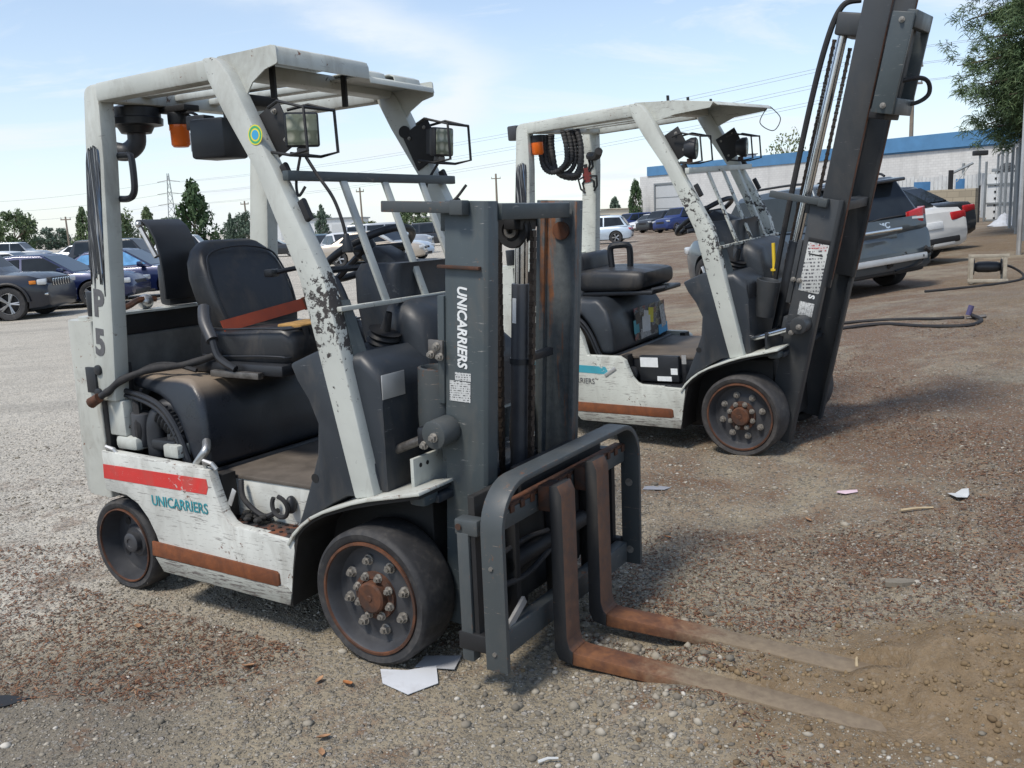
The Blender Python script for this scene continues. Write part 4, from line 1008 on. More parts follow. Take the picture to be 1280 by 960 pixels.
    def onpost(t, off=0): return Vector((-1.320 + rx, 0, 1.84)) + dpost * (1.84 - t) / .99 + Vector((off, 0, 0))
    if A_:
        for ch, z in (('P', 1.262), ('5', 1.098)):
            c = onpost(z, -.004); text('number', ch, .150, frame((c.x, -.4752, z), (1, 0, -.10), -dpost), 'grey_letter', root, bold=.007, xs=.86)
        for z in (.985, .885): P(MB().cyl((onpost(z).x - .02, -.46, z), (onpost(z).x - .02, -.486, z), .022, 12), 'rubber_stop', 'plastic2', .004)
        P(MB().bb((onpost(.97).x - .10, -.484, .885), (onpost(.97).x - .035, -.468, .995)), 'latch_plate', 'plastic2', .003)
        P(MB().bb((-1.385, -.405, .86), (-1.352, -.385, 1.01)), 'rubber_pad', 'black', .003)
    zt0, zt1 = (1.395, 1.875) if A_ else (1.38, 1.86)
    tpo = []; g = random.Random(3); N_ = 19
    for i in range(N_): tpo.append((i / (N_ - 1), zt1 + (.022 * g.random() - .05 * (abs(i / (N_ - 1) - .5) * 2) ** 8)))
    low = [(i / (N_ - 1), zt0 + (.11 * g.random() - .05 - .06 * (i / (N_ - 1)))) for i in range(N_)][::-1]
    def pt(f, z):
        c = onpost(z); w = .087 + (1.84 - z) * .024; return (c.x - w / 2 - .004 + f * (w * .97), z)
    P(MB().prism([pt(f, z) for f, z in tpo + low], 'y', -.479, -.4735), 'tape_wrap', 'tape', 0, smooth=0)
    P(MB().bb((-1.478 + rx, -.462, .60), (-1.446 + rx, -.40, 1.19)), 'gap_shade_strip', 'black', .004)  # black strip added to stand in for the dark gap behind the post
    # ---------------- roof of the cage
    P(MB().bb((-1.30 + rx, -.42, 2.060), (-1.225 + rx, .42, 2.118)), 'rear_crossbar', WH, .01)
    P(MB().bb((-.585, -.42, 2.075), (-.50, .42, 2.130)), 'front_crossbar', WH, .01)
    for y in (-.27, -.10, .08, .26): P(MB().bb((-1.226 + rx, y - .028, 2.086), (-.584, y + .028, 2.112)), 'roof_bar', WH, .006)
    if A_:
        vis = [(-.595, 2.150), (-.335, 2.160), (-.313, 2.152), (-.305, 2.135), (-.303, 2.092)]
        P(MB().strip(vis, 'y', -.446, .035, -.006), 'visor', WH, .002)
        for a, b in ((.055, .165), (.225, .395)):
            P(MB().strip([(-.585, 2.128), (-.36, 2.138), (-.335, 2.128), (-.325, 2.098)], 'y', a, b, -.006), 'visor_slat', WH, .002)
        P(MB().strip([(-.59, 2.108), (-.34, 2.112), (-.30, 2.098), (-.295, 2.078)], 'y', .030, .446, -.006), 'visor_tray', WH, .002)
        gus = rpoly([(-.60, 2.150), (-.306, 2.156), (-.303, 2.096), (-.365, 2.082), (-.43, 2.045), (-.47, 1.995), (-.50, 1.98), (-.56, 2.02)], .012)
        P(MB().prism(gus, 'y', -.452, -.446), 'visor_gusset', WH); P(MB().prism([(x, z - .03) for x, z in gus], 'y', .446, .452), 'visor_gusset', WH)
        for y in (-.36, .02): P(MB().bb((-.44, y, 2.0), (-.415, y + .012, 2.12)), 'visor_hook', 'black', .003)
        P(MB().cyl((-.50, .432, 1.96), (-.50, .43, 1.96), .001, 8), 'pin', 'black')
        P(MB().cyl((-.455, .438, 1.93), (-.452, .425, 1.93), .026, 16), 'pillar_hole', 'black')
        P(MB().bb((-.93, -.13, 2.03), (-.80, .05, 2.075)), 'wiring_box', 'black', .008)
    else:
        vis = [(-.595, 2.150), (-.33, 2.128), (-.10, 2.092), (-.07, 2.070)]
        P(MB().strip(vis, 'y', -.446, .446, -.006), 'visor', WH, .002)
        gus = [(-.60, 2.150), (-.33, 2.126), (-.10, 2.088), (-.12, 2.06), (-.34, 2.045), (-.47, 1.995), (-.52, 1.99)]
        P(MB().prism(gus[:4] + [(-.34, 2.05), (-.50, 2.02), (-.57, 2.02)], 'y', -.452, -.446), 'visor_gusset', WH); P(MB().prism(gus, 'y', .446, .452), 'visor_gusset', WH)
        for y in (-.43, -.15, .2): P(MB().bb((-.40, y, 2.13), (-.39, y + .02, 2.165)), 'visor_stud', 'black')
    # ---------------- guard bars between the front pillars
    gb = 'white'if A_ else 'white_b_pillar'
    P(MB().box((-.262, 0, 1.718), (.028, 1.0, .034)), 'guard_rail', GM if A_ else gb, .004)
    P(MB().box((-.085, 0, 1.262), (.022, .95, .016)), 'guard_rail', gb, .002)
    for y in (-.215, .025, .265):
        a, b = Vector((-.258, y, 1.71)), Vector((-.088, y, 1.265)); c = (a + b) / 2; d = b - a
        P(MB().box(c, (.012, .036, d.length), (0, math.atan2(d.x, d.z), 0)), 'guard_bar', gb, .003)
    # ---------------- counterweight, hood, floor
    cw = MB(); plan = rpoly([(-1.70 + rx, -.47), (-1.475 + rx, -.47), (-1.475 + rx, .47), (-1.70 + rx, .47)], [.10, .01, .01, .10], 5)
    rings = []
    for z, k in ((.42, .90), (.44, .97), (.60, 1.02), (.62, 1.0), (1.17, .97), (1.19, .94)):
        rings.append([((x - (-1.475 + rx)) * k + (-1.475 + rx), y * (k * .02 + .98), z) for x, y in plan])
    P(cw.loft(rings), 'counterweight', 'white_rusty' if A_ else WH, smooth=30)
    P(MB().bb((-1.49 + rx, -.43, .42), (-1.40 + rx, .43, .66)), 'inner_bulkhead', 'dark_void')
    P(MB().cyl((-1.545 + rx, -.40, 1.19), (-1.545 + rx, -.40, 1.205), .065, 20), 'collar', WH); P(MB().cyl((-1.53 + rx, -.40, 1.205), (-1.53 + rx, -.40, 1.31), .034, 18), 'exhaust_stub', 'plastic2', .004)
    P(MB().bb((-1.475 + rx, -.43, .66), (-1.425 + rx, .43, 1.115)), 'rear_panel', 'concrete', .01); P(MB().bb((-1.472 + rx, -.43, 1.116), (-1.435 + rx, .43, 1.205)), 'rear_panel_top', 'black', .006)
    lg = MB(); g = random.Random(9); pts = [(-1.48 + rx, -.43), (-1.48 + rx, .43)] + [(-1.415 + rx + .02 * g.random(), .43 - .86 * i / 9) for i in range(10)]; lg.prism(pts, 'z', 1.206, 1.216); P(lg, 'torn_ledge', WH)
    hp = [(-1.385 + rx, .905), (-1.37 + rx, .965), (-1.00, .950), (-.955, .935), (-.915, .885), (-.900, .82), (-.893, .590), (-.985, .588), (-1.005, .64), (-1.035, .715), (-1.075, .785), (-1.13, .840), (-1.20, .872), (-1.28, .890)]
    hd = MB().prism(hp, 'y', -.415, .415); ho = P(hd, 'hood', 'vinyl' if A_ else 'plastic', .075, seg=5, smooth=60)
    sag_hood(ho, 5 if A_ else 9)
    ed = [(-1.385 + rx, -.423, .895), (-1.28, -.423, .882), (-1.20, -.423, .864), (-1.13, -.423, .832), (-1.075, -.423, .777), (-1.035, -.423, .707), (-1.005, -.423, .632), (-.982, -.420, .584), (-.94, -.412, .574), (-.893, -.39, .578), (-.880, -.30, .582), (-.878, .40, .584)]
    P(MB().tube(smoothpath(ed, 3), .012, 8), 'hood_seal', 'plastic2'); P(MB().tube(smoothpath([(x - .012 * (i < 7), y - .004, z - .018 + .014 * (i > 7)) for i, (x, y, z) in enumerate(ed)], 3), .009, 8), 'hood_seal', 'plastic2')
    if not A_:
        stk = MB(); stk.bb((-.891, -.10, .63), (-.8895, .36, .85)); P(stk, 'sticker_patch', 'stickers')
        g = random.Random(12)
        for i in range(9):
            y, z = -.14 + .50 * g.random(), .64 + .20 * g.random(); a = .03 + .05 * g.random(); b = .03 + .05 * g.random()
            m_ = frame((-.8882 + .0012 * i * .3, y, z), (0, 1, .4 * (g.random() - .5)), (0, 0, 1)); P(MB(m_).bb((-a, -b, 0), (a, b, .0006)), 'sticker', ['white_letter', 'decal', 'yellow_decal', 'blue_decal', 'grey_letter', 'decal', 'teal_decal', 'plastic2', 'white_letter'][i])
    P(MB().bb((-.93, -.39, .566), (-.24, .39, .582)), 'floor_plate', 'brown_board', .003)
    # things in the open engine bay and step well on the near side
    P(MB().bb((-1.40 + rx, -.30, .42), (-.96, .30, .87)), 'engine_block', 'dark_void', .03)
    if A_:
        P(MB().tube(smoothpath([(-1.215, -.40, .62), (-1.215, -.395, .76), (-1.18, -.36, .82), (-1.06, -.33, .80)], 8), .042, 14), 'intake_pipe', 'plastic2')
        bel = MB(); bel.tube([(-1.175 + .006 * i, -.388, .80 - .004 * i) for i in range(22)], .045, 14, rf=lambda t: 1 + .12 * math.sin(t * 44)); P(bel, 'intake_bellow', 'plastic2')
        P(MB().bb((-1.11, -.46, .635), (-1.02, -.39, .69)), 'filter_box', WH, .008); P(MB().bb((-1.21, -.44, .655), (-1.06, -.36, .70)).bb((-1.12, -.43, .69), (-1.03, -.35, .73)), 'mounting_bracket', 'plastic2', .01)
        P(MB().tube(smoothpath([(-.90, -.47, .63), (-.875, -.465, .66), (-.86, -.45, .69), (-.90, -.41, .71)], 5), .017, 10), 'silver_pipe', 'silver')
        for i, (a, b, c) in enumerate((((-1.36, -.42, .66), (-1.33, -.41, .78), (-1.30, -.39, .90)), ((-1.31, -.42, .64), (-1.29, -.43, .75), (-1.33, -.40, .88)), ((-1.26, -.40, .64), (-1.27, -.38, .76), (-1.22, -.36, .84)), ((-1.40, -.40, .70), (-1.34, -.43, .74), (-1.28, -.41, .70)))):
            P(MB().tube(smoothpath([a, b, c], 6), .009 + .008 * (i == 1), 7), 'engine_cable', 'hose')
        P(MB().cyl((-1.315, -.40, .655), (-1.30, -.40, .80), .045, 14), 'filter_can', 'rim', .006)
        # braided hose with a brass end lying over the hood
        hpth = smoothpath([(-1.42, -.50, .878), (-1.385, -.485, .90), (-1.33, -.455, .945), (-1.22, -.40, .985), (-1.10, -.31, 1.0), (-1.02, -.22, 1.03), (-1.01, -.16, 1.06)], 12)
        P(MB().tube(hpth, .0155, 10, rf=lambda t: 1 + .10 * math.sin(t * 420)), 'corrugated_hose', 'hose'); P(MB().cyl((-1.43, -.503, .872), (-1.475, -.512, .848), .021, 12, .024), 'hose_end', 'rust_dark')
        P(MB().tube(smoothpath([(-1.36, -.44, .93), (-1.27, -.36, .99), (-1.16, -.33, 1.0), (-1.05, -.30, .975)], 6), .010, 7), 'hose_loop', 'hose')
        rl = [(-.50 + .05 * math.cos(a), -.40 - .006 * a, .497 + .045 * math.sin(a)) for a in np.linspace(2.6, 7.6, 22)]
        P(MB().tube(rl, .009, 7), 'hose_loop', 'hose'); P(MB().ball((-.462, -.405, .50), .030, 10, (.7, .8, 1.2)), 'plug', 'plastic2')
        P(MB().tube(smoothpath([(-.72, -.41, .57), (-.69, -.43, .50), (-.60, -.42, .44), (-.53, -.41, .47)], 6), .011, 7), 'hose_loop', 'hose')
        P(MB().box((-.69, -.49, .525), (.022, .004, .075), (0, R(28), 0)), 'door_catch', 'alu', .003)
        dl = MB(); g = random.Random(4)
        for i in range(26): dl.ball((-.70 + .12 * g.random(), -.40 - .06 * g.random(), .422 + .02 * g.random()), .008 + .012 * g.random(), 6, (1, 1, .6))
        P(dl, 'dirt_clump', 'dark_void', kind='stuff')
    else:
        bx = P(MB().bb((-.70, -.43, .425), (-.425, -.39, .592)), 'control_box', 'plastic2', .008)
        P(MB().bb((-.69, -.4325, .520), (-.565, -.4305, .582)), 'paper_label', 'white_letter', parent=bx); P(MB().bb((-.575, -.4325, .432), (-.475, -.4305, .462)), 'paper_label', 'white_letter', parent=bx); P(MB().bb((-.478, -.4325, .475), (-.432, -.4305, .515)), 'paper_label', 'white_letter', parent=bx)
        P(MB().bb((-.40, -.43, .545), (-.37, -.425, .60)), 'door_catch', 'alu'); P(MB().cyl((-.755, -.45, .475), (-.755, -.41, .475), .045, 16), 'horn', 'plastic2', .006)
        P(MB().box((-.865, -.524, .50), (.10, .004, .022), (0, R(-32), 0)), 'latch', 'alu', .003)
    # ---------------- seat
    if A_:
        P(MB().bb((-1.17, -.24, .955), (-.62, .26, 1.005)), 'seat_base', 'plastic2', .015)
        P(MB().bb((-1.00, -.275, .948), (-.72, -.245, .975)), 'seat_rail', 'steel', .004)
        cu = MB(); rings = []
        for x, z0, z1, k in ((-1.17, 1.00, 1.10, .86), (-1.13, .985, 1.135, .97), (-.95, .985, 1.13, 1.), (-.76, .985, 1.145, 1.), (-.66, .99, 1.15, .98), (-.62, 1.005, 1.13, .93), (-.60, 1.03, 1.09, .84)):
            rings.append([(x, .05 + y * k * .95, z) for y, z in rpoly([(-.265, z0), (.265, z0), (.265, z1), (-.265, z1)], .045, 4)])
        P(cu.loft(rings), 'seat_cushion', 'seat', smooth=60)
        P(MB().prism(rpoly([(-.735, -.14), (-.615, -.12), (-.60, .02), (-.66, .10), (-.77, .06), (-.75, -.03)], .02), 'z', 1.14, 1.156), 'torn_foam', 'foam', .004)
        g = random.Random(2); sh = MB()
        for i in range(6):
            a = -.13 + .2 * i / 5; sh.raw([(-.605, a, 1.15), (-.60, a + .035, 1.15), (-.585, a + .02, 1.085 - .03 * g.random())], [(0, 1, 2)])
        P(sh, 'torn_flap', 'seat', smooth=0)
        bk = MB(); rings = []
        def brx(z): return -1.075 - (z - 1.06) * .40
        for z, hw, th in ((1.055, .17, .06), (1.09, .21, .10), (1.16, .235, .125), (1.25, .250, .13), (1.34, .250, .125), (1.41, .235, .11), (1.46, .205, .09), (1.492, .165, .06), (1.505, .12, .03)):
            rings.append([(brx(z) + a, .03 + y, z) for a, y in rpoly([(-th / 2, -hw), (th / 2, -hw * .93), (th / 2 - .02 * (abs(z - 1.28) < .2), 0), (th / 2, hw * .93), (-th / 2, hw), (-th / 2 - .02, 0)], [.03, .035, 0, .035, .03, 0], 4)])
        P(bk.loft([[(x + .02, y + .06, z) for x, y, z in r] for r in rings]), 'seat_back', 'seat', smooth=60)
        a, b = Vector((-1.00, -.185, 1.145)), Vector((-.985, .30, 1.198)); m_ = frame((a + b) / 2, b - a, (-.35, 0, 1)); L = (b - a).length / 2
        P(MB(m_).bb((-L, -.026, -.002), (L, .026, .002)), 'seat_belt', 'belt'); P(MB(m_).bb((L - .01, -.03, -.012), (L + .06, .03, .012)), 'belt_buckle', 'rust_dark', .004)
        P(MB().tube(smoothpath([(-1.08, -.205, 1.225), (-1.03, -.25, 1.17), (-.965, -.275, 1.10)], 5), .026, 10), 'hip_restraint', 'rim'); P(MB().tube(smoothpath([(-.965, -.275, 1.10), (-.93, -.28, 1.03), (-.85, -.27, .985)], 5), .016, 8), 'restraint_stem', 'plastic2')
        P(MB().tube(smoothpath([(-.96, .10, 1.352), (-.90, .20, 1.368), (-.86, .27, 1.355), (-.845, .29, 1.30), (-.85, .29, 1.14)], 5), .011, 8), 'grab_lever', 'plastic2'); P(MB().box((-.965, .085, 1.352), (.04, .07, .034), (0, 0, .3)), 'lever_grip', 'plastic2', .006)
        P(MB().tube(smoothpath([(-.92, .32, 1.14), (-.86, .33, 1.20), (-.80, .33, 1.21)], 4), .018, 8), 'hip_restraint', 'rim')
        tb = [(-1.575, 1.585), (-1.56, 1.607), (-1.52, 1.605), (-1.475, 1.575), (-1.44, 1.52), (-1.42, 1.45), (-1.41, 1.36), (-1.408, 1.25)]
        P(MB().strip(tb, 'y', -.13, .08, -.014), 'tank_bracket', 'plastic2', .004); P(MB().bb((-1.50, -.10, 1.22), (-1.425, .09, 1.41)), 'bracket_box', 'plastic2', .02)
        P(MB().tube([(-1.53, -.135, 1.575), (-1.44, -.135, 1.44)], .012, 6), 'bracket_rod', 'silver'); P(MB().ball((-1.53, -.14, 1.585), .016, 8), 'bracket_knob', 'silver')
        P(MB().ball((-1.46, -.20, 1.248), .034, 12), 'valve_knob', 'silver')
        P(MB().tube(smoothpath([(-1.47, -.40, 1.225), (-1.46, -.30, 1.235), (-1.45, -.24, 1.26), (-1.46, -.15, 1.255)], 4), .014, 6), 'rusty_clamp', 'rust_dark')
        P(MB().bb((-1.38, .02, 1.45), (-1.33, .22, 1.475)), 'headrest_bracket', 'rust_dark', .005)
    else:
        cu = MB(); rings = []
        for x, z0, z1, k in ((-1.25, 1.02, 1.10, .86), (-1.21, .985, 1.130, .97), (-1.05, .985, 1.130, 1.), (-.86, .985, 1.120, 1.), (-.77, .99, 1.11, .97), (-.74, 1.01, 1.10, .88)):
            rings.append([(x, y * k, z) for y, z in rpoly([(-.25, z0), (.25, z0), (.25, z1), (-.25, z1)], .05, 4)])
        P(cu.loft(rings), 'seat_cushion', 'seat', smooth=60)
        P(MB().bb((-1.22, -.22, .955), (-.68, .22, .985)), 'seat_base', 'plastic2', .012); P(MB().tube([(-.70, -.18, .985), (-.60, -.18, 1.0)], .014, 8), 'seat_lever', 'plastic2')
        P(MB().bb((-1.30, -.22, 1.0), (-1.20, .22, 1.24)), 'folded_seat_back', 'seat', .04, seg=3)
        P(MB().tube(smoothpath([(-1.09, .0, 1.12), (-1.095, .0, 1.24), (-1.08, .0, 1.27), (-1.03, .02, 1.275), (-.985, .04, 1.27), (-.97, .05, 1.235), (-.975, .05, 1.11)], 5), .022, 8), 'armrest_loop', 'plastic2')
        P(MB().bb((-1.30, -.25, 1.29), (-1.24, -.18, 1.32)), 'hose_clamp', 'black')
    if A_:
        for dx, zz_ in ((0, 1.143), (0, 1.03)): seam(root, [(-1.12, -.20, zz_ - .006), (-.95, -.212, zz_ - .004), (-.76, -.212, zz_ + .004), (-.655, -.205, zz_ + .004), (-.622, -.18, zz_), (-.612, .05, zz_), (-.622, .27, zz_)])
        seam(root, [(-1.075 - (z - 1.06) * .40 + .082 - .02 * abs(z - 1.28), .09 + y, z) for y, z in ((-.19, 1.10), (-.215, 1.18), (-.225, 1.28), (-.215, 1.38), (-.17, 1.45), (0, 1.475), (.17, 1.45), (.215, 1.38), (.225, 1.28), (.21, 1.16))])
    # ---------------- dash, steering
    dt = MB(); dt.loft([[(x + dx, y * k + .085, z) for x, y in rpoly([(-.34, -.20), (-.13, -.20), (-.13, .21), (-.34, .21)], .05)] for z, k, dx in ((.60, .95, .10), (1.10, 1.05, .04), (1.25, 1.05, .01), (1.36, .98, 0), (1.395, .85, .01))]); P(dt, 'dash_tower', 'plastic', smooth=50)
    sh = MB(); sh.loft([[(x, y, z) for x, y, z in ring] for ring in [[(-.34, .02, 1.34), (-.20, .02, 1.39), (-.20, .17, 1.39), (-.34, .17, 1.34)], [(-.42, .04, 1.42), (-.34, .04, 1.46), (-.34, .155, 1.46), (-.42, .155, 1.42)]]]); P(sh, 'column_shroud', 'plastic2', .012)
    wc = Vector((-.44, .115, 1.425)); wm = frame(wc, (0, 1, 0), (.86, 0, .50)); rw = .205
    sw = MB(wm); sw.tube([(rw * math.cos(a), rw * math.sin(a), 0) for a in np.linspace(0, 2 * math.pi, 40)[:-1]], .0155, 10, closed=True); so_ = P(sw, 'steering_wheel', 'plastic2')
    for a in (15, 165, 270): sp_ = MB(wm); sp_.tube([(.04 * math.cos(R(a)), .04 * math.sin(R(a)), -.02), (rw * math.cos(R(a)), rw * math.sin(R(a)), 0)], .014, 8); P(sp_, 'spoke', 'plastic2', parent=so_)
    hb = MB(wm); hb.lathe([(.05, -.05), (.05, -.005), (.035, .008), (0, .01)], None, 20); P(hb, 'wheel_hub', 'plastic2', parent=so_)
    P(MB().tube(smoothpath([(-.33, .0, 1.38), (-.42, -.08, 1.375), (-.47, -.14, 1.37)], 5), .013, 8), 'shift_lever', 'plastic2')
    P(MB().tube(smoothpath([(-.40, -.24, 1.352), (-.36, -.21, 1.352), (-.325, -.20, 1.32), (-.27, -.20, 1.20), (-.22, -.205, 1.10), (-.16, -.21, .98)], 6), .014, 8), 'grab_handle', 'rim')
    bl = MB(); bl.lathe([(.062 - .010 * (i % 2), i * .011) for i in range(9)] + [(.02, .09), (.012, .16)], Matrix.Translation((-.13, -.22, 1.075)) @ Matrix.Rotation(R(20), 4, 'Y'), 20); P(bl, 'lever_boot', 'black')
    fd = MB(); fd.loft([[(x, y, z) for y, z in rpoly([(-.455, .62), (.455, .62), (.455, zt), (-.455, zt)], [.01, .01, .05, .05])] for x, zt in ((-.16, 1.10), (-.03, 1.11), (.045, 1.055), (.06, .98))]); P(fd, 'front_panel', 'plastic', smooth=50)
    hm = MB(); hm.loft([[(x, .10 + y * k, z) for y, z in rpoly([(-.28, 1.0), (.28, 1.0), (.28, zt), (-.28, zt)], [.01, .01, .09, .09])] for x, zt, k in ((-.14, 1.26, .96), (-.05, 1.265, 1.), (.03, 1.22, .98), (.055, 1.12, .93))]); P(hm, 'instrument_hump', 'plastic', smooth=50)
    P(MB().box((.0645, -.395, .995), (.003, .125, .085)), 'data_plate', 'alu' if A_ else 'plastic2', .001)
    P(MB().bb((.135, -.42, .625), (.150, -.16, .745)), 'front_plate', WH if A_ else 'plastic2', .003)
    for y in (-.38, -.34): P(MB().cyl((.149, y, .715), (.1515, y, .715), .008, 10), 'plate_hole', 'black')
    P(MB().bb((.06, -.42, .60), (.25, .42, .628)), 'front_floor', 'plastic', .004)
    # ---------------- work lamps on the pillars
    for s in (-1, 1):
        yaw = R(-42) if s < 0 else R(-8)
        if not A_: yaw = R(14)
        pm = frame((-.365, s * .433, 1.872), (.44, 0, -.9), (0, 1, 0) if s < 0 else (0, 1, 0))
        pl = MB(pm); pl.bb((-.085, -.003, -.075), (.085, .004, .075)); pl_o = P(pl, 'lamp_plate', 'black', .002)
        for a in (-.055, .055):
            for b in (-.045, .045): bolt(pl_o, pm @ Vector((a, -.004 if s < 0 else .004, b)), (0, -1, 0), .008)
        c = Vector((-.245, s * .40 - (.02 if s < 0 else -.01), 1.872)) if A_ else Vector((-.265, s * .40, 1.845)); q = Matrix.Translation(c) @ Matrix.Rotation(yaw, 4, 'Z') @ Matrix.Rotation(R(4), 4, 'Y')
        if A_:
            lo = P(MB(q).bb((-.020, -.058, -.058), (.014, .058, .058)), 'work_lamp', 'plastic2', .008)
            for i in range(7): P(MB(q).bb((-.046, -.048 + i * .0145, -.05), (-.021, -.0425 + i * .0145, .05)), 'cooling_fin', 'plastic2', parent=lo)
            P(MB(q).bb((.0142, -.051, -.051), (.0175, .051, .051)), 'lamp_lens', 'lens', .002, parent=lo)
        else:
            lo = P(MB(q).lathe([(.0, -.05), (.045, -.045), (.062, -.01), (.064, .02), (.056, .026)], Matrix.Rotation(R(90), 4, 'Y'), 24), 'work_lamp', 'plastic2')
            P(MB(q).lathe([(.0565, .0265), (0, .0275)], Matrix.Rotation(R(90), 4, 'Y'), 24), 'lamp_lens', 'lens', parent=lo)
        P(MB(q).bb((-.03, -.02, -.085), (.0, .02, -.058)), 'lamp_foot', 'steel' if A_ else 'rust_dark', .004, parent=lo)
        cg = MB(); yy = s * .44; cx, cz = c.x, c.z
        hw = .075
        for dy in (-hw, hw):
            y = c.y + dy; cg.tube([(cx - .10, y * .6 + s * .433 * .4, cz + .078), (cx - .03, y, cz + .092), (cx + .085, y, cz + .062), (cx + .09, y, cz - .078), (cx + .01, y, cz - .088), (cx - .10, y * .6 + s * .433 * .4, cz - .07)], .0058, 6)
        cg.tube([(cx + .085, c.y - hw, cz + .062), (cx + .085, c.y + hw, cz + .062)], .0058, 6); cg.tube([(cx + .01, c.y - hw, cz - .088), (cx + .01, c.y + hw, cz - .088)], .0058, 6)
        P(cg, 'lamp_cage', 'black')
    if A_:
        P(MB().tube(smoothpath([(-.235, -.42, 1.78), (-.20, -.41, 1.72), (-.145, -.40, 1.64), (-.115, -.395, 1.56), (-.105, -.39, 1.50)], 6), .006, 6), 'lamp_cable', 'hose'); P(MB().cyl((-.106, -.39, 1.515), (-.102, -.39, 1.452), .011, 10, .021), 'cable_plug', 'plastic2', .003)
        P(MB().tube(smoothpath([(-.25, -.43, 1.79), (-.27, -.44, 1.70), (-.255, -.45, 1.65), (-.23, -.44, 1.68)], 6), .005, 6), 'lamp_cable', 'hose')
        P(MB().tube(smoothpath([(-.26, .40, 1.79), (-.30, .36, 1.70), (-.27, .33, 1.63), (-.19, .37, 1.62), (-.14, .42, 1.69)], 6), .006, 6), 'lamp_cable', 'hose')
        # hanging gear below the roof
        P(MB().bb((-1.27, -.19, 2.035), (-1.10, -.11, 2.06)).bb((-1.21, -.175, 2.0), (-1.16, -.125, 2.04)), 'beacon_bracket', 'black', .004); P(MB().cyl((-1.187, -.15, 1.985), (-1.187, -.15, 2.035), .044, 20), 'beacon_base', 'plastic2', .004)
        P(MB().lathe([(.041, 1.985), (.042, 1.965), (.039, 1.96), (.038, 1.905), (.030, 1.895), (0, 1.893)], Matrix.Translation((-1.187, -.15, 0)), 24), 'beacon_lens', 'orange')
        bx = P(MB().box((-.845, -.25, 1.895), (.16, .15, .15), (0, 0, R(10))), 'monitor_box', 'plastic2', .012); P(MB().box((-.94, -.25, 1.965), (.09, .07, .055), (0, 0, R(10))), 'box_bracket', 'plastic2', .006)
        P(MB().box((-.885, -.3285, 1.885), (.055, .002, .07), (0, 0, R(10))), 'box_label', 'alu', parent=bx); P(MB().bb((-.80, -.26, 1.97), (-.75, -.20, 2.08)), 'box_hanger', 'black', .003)
        P(MB().tube(smoothpath([(-1.17, -.15, 2.04), (-1.08, -.17, 2.0), (-1.0, -.22, 1.95), (-.93, -.27, 1.93)], 6), .007, 6), 'monitor_cable', 'hose'); P(MB().tube(smoothpath([(-1.16, -.16, 2.03), (-1.06, -.19, 2.02), (-.98, -.23, 2.0)], 6), .006, 6), 'monitor_cable', 'hose')
        P(MB().lathe([(0, .0), (.06, .002), (.075, .03), (.110, .034), (.112, .06), (.104, .064), (.104, .10), (.06, .115), (0, .118)], Matrix.Translation((-1.335, -.25, 1.955)), 28), 'intake_cap', 'plastic2', smooth=30)
        P(MB().tube(smoothpath([(-1.335, -.25, 1.96), (-1.345, -.25, 1.915), (-1.385, -.27, 1.885), (-1.43, -.30, 1.892)], 6), .038, 14), 'intake_elbow', 'rim')
        P(MB().tube(smoothpath([(-1.29, -.40, 1.855), (-1.215, -.40, 1.853), (-1.188, -.40, 1.842), (-1.186, -.40, 1.74), (-1.20, -.40, 1.70), (-1.235, -.40, 1.685), (-1.31, -.40, 1.688)], 5), .0135, 8), 'grab_handle', 'plastic2')
        # round sticker on the near pillar
        sm = frame((-.385, -.5012, 1.862), (1, 0, 0), (0, 0, 1)); so2 = P(MB(sm).cyl((0, 0, 0), (0, 0, .001), .034, 28), 'round_sticker', 'yellow_decal')
        P(MB(sm).lathe([(.030, .0012), (.026, .0015), (.022, .0012)], None, 28), 'sticker_ring', 'green_decal', parent=so2); P(MB(sm).cyl((0, 0, .001), (0, 0, .0016), .0165, 24), 'sticker_centre', 'blue_decal', parent=so2)
    else:
        # coiled corrugated hose hung below the roof
        for i, (dx, y, drop) in enumerate(((-.02, -.33, .25), (.01, -.30, .24), (.03, -.27, .265), (.05, -.23, .29), (.09, -.25, .30), (.11, -.28, .28))):
            pth = smoothpath([(-1.36 + dx * .3, y, 2.05), (-1.375 + dx * .4, y, 1.95), (-1.35 + dx * .5, y - .01, 2.05 - drop * .85), (-1.27 + dx, y, 2.05 - drop), (-1.19 + dx * .6, y + .01, 2.05 - drop * .8), (-1.18 + dx * .6, y + .02, 1.95), (-1.20 + dx * .6, y + .02, 2.06)], 14)
            P(MB().tube(pth, .0165, 9, rf=lambda t: 1 + .13 * math.sin(t * 330)), 'hose_coil', 'coil')
        P(MB().cyl((-1.345, -.42, 2.0), (-1.345, -.42, 2.045), .04, 16), 'beacon_base', 'black'); P(MB().lathe([(.038, 2.0), (.038, 1.93), (.03, 1.92), (0, 1.918)], Matrix.Translation((-1.345, -.42, 0)), 20), 'beacon_lens', 'orange')
        P(MB().bb((-1.55, -.46, 2.03), (-1.475, -.38, 2.125)), 'rear_camera', 'rim', .01)
        P(MB().box((-1.46, .405, 2.03), (.14, .012, .20)), 'post_gusset', WH, .003)
        P(MB().tube(smoothpath([(-1.30, .30, 1.93), (-1.36, .36, 1.90), (-1.44, .395, 1.91)], 4), .03, 8), 'cable_bundle', 'black')
        # red and black beetle-like spider emblem on the inside of the far rear post
        em = frame((-1.47, .398, 1.775), (1, 0, .1), (-.1, 0, 1)) @ Matrix.Scale(1.75, 4); eo = P(MB(em).prism(rpoly([(-.016, -.03), (.016, -.03), (.022, 0), (.012, .032), (-.012, .032), (-.022, 0)], .008), 'z', 0, .002), 'spider_emblem', 'red_sign')
        legs = MB(em)
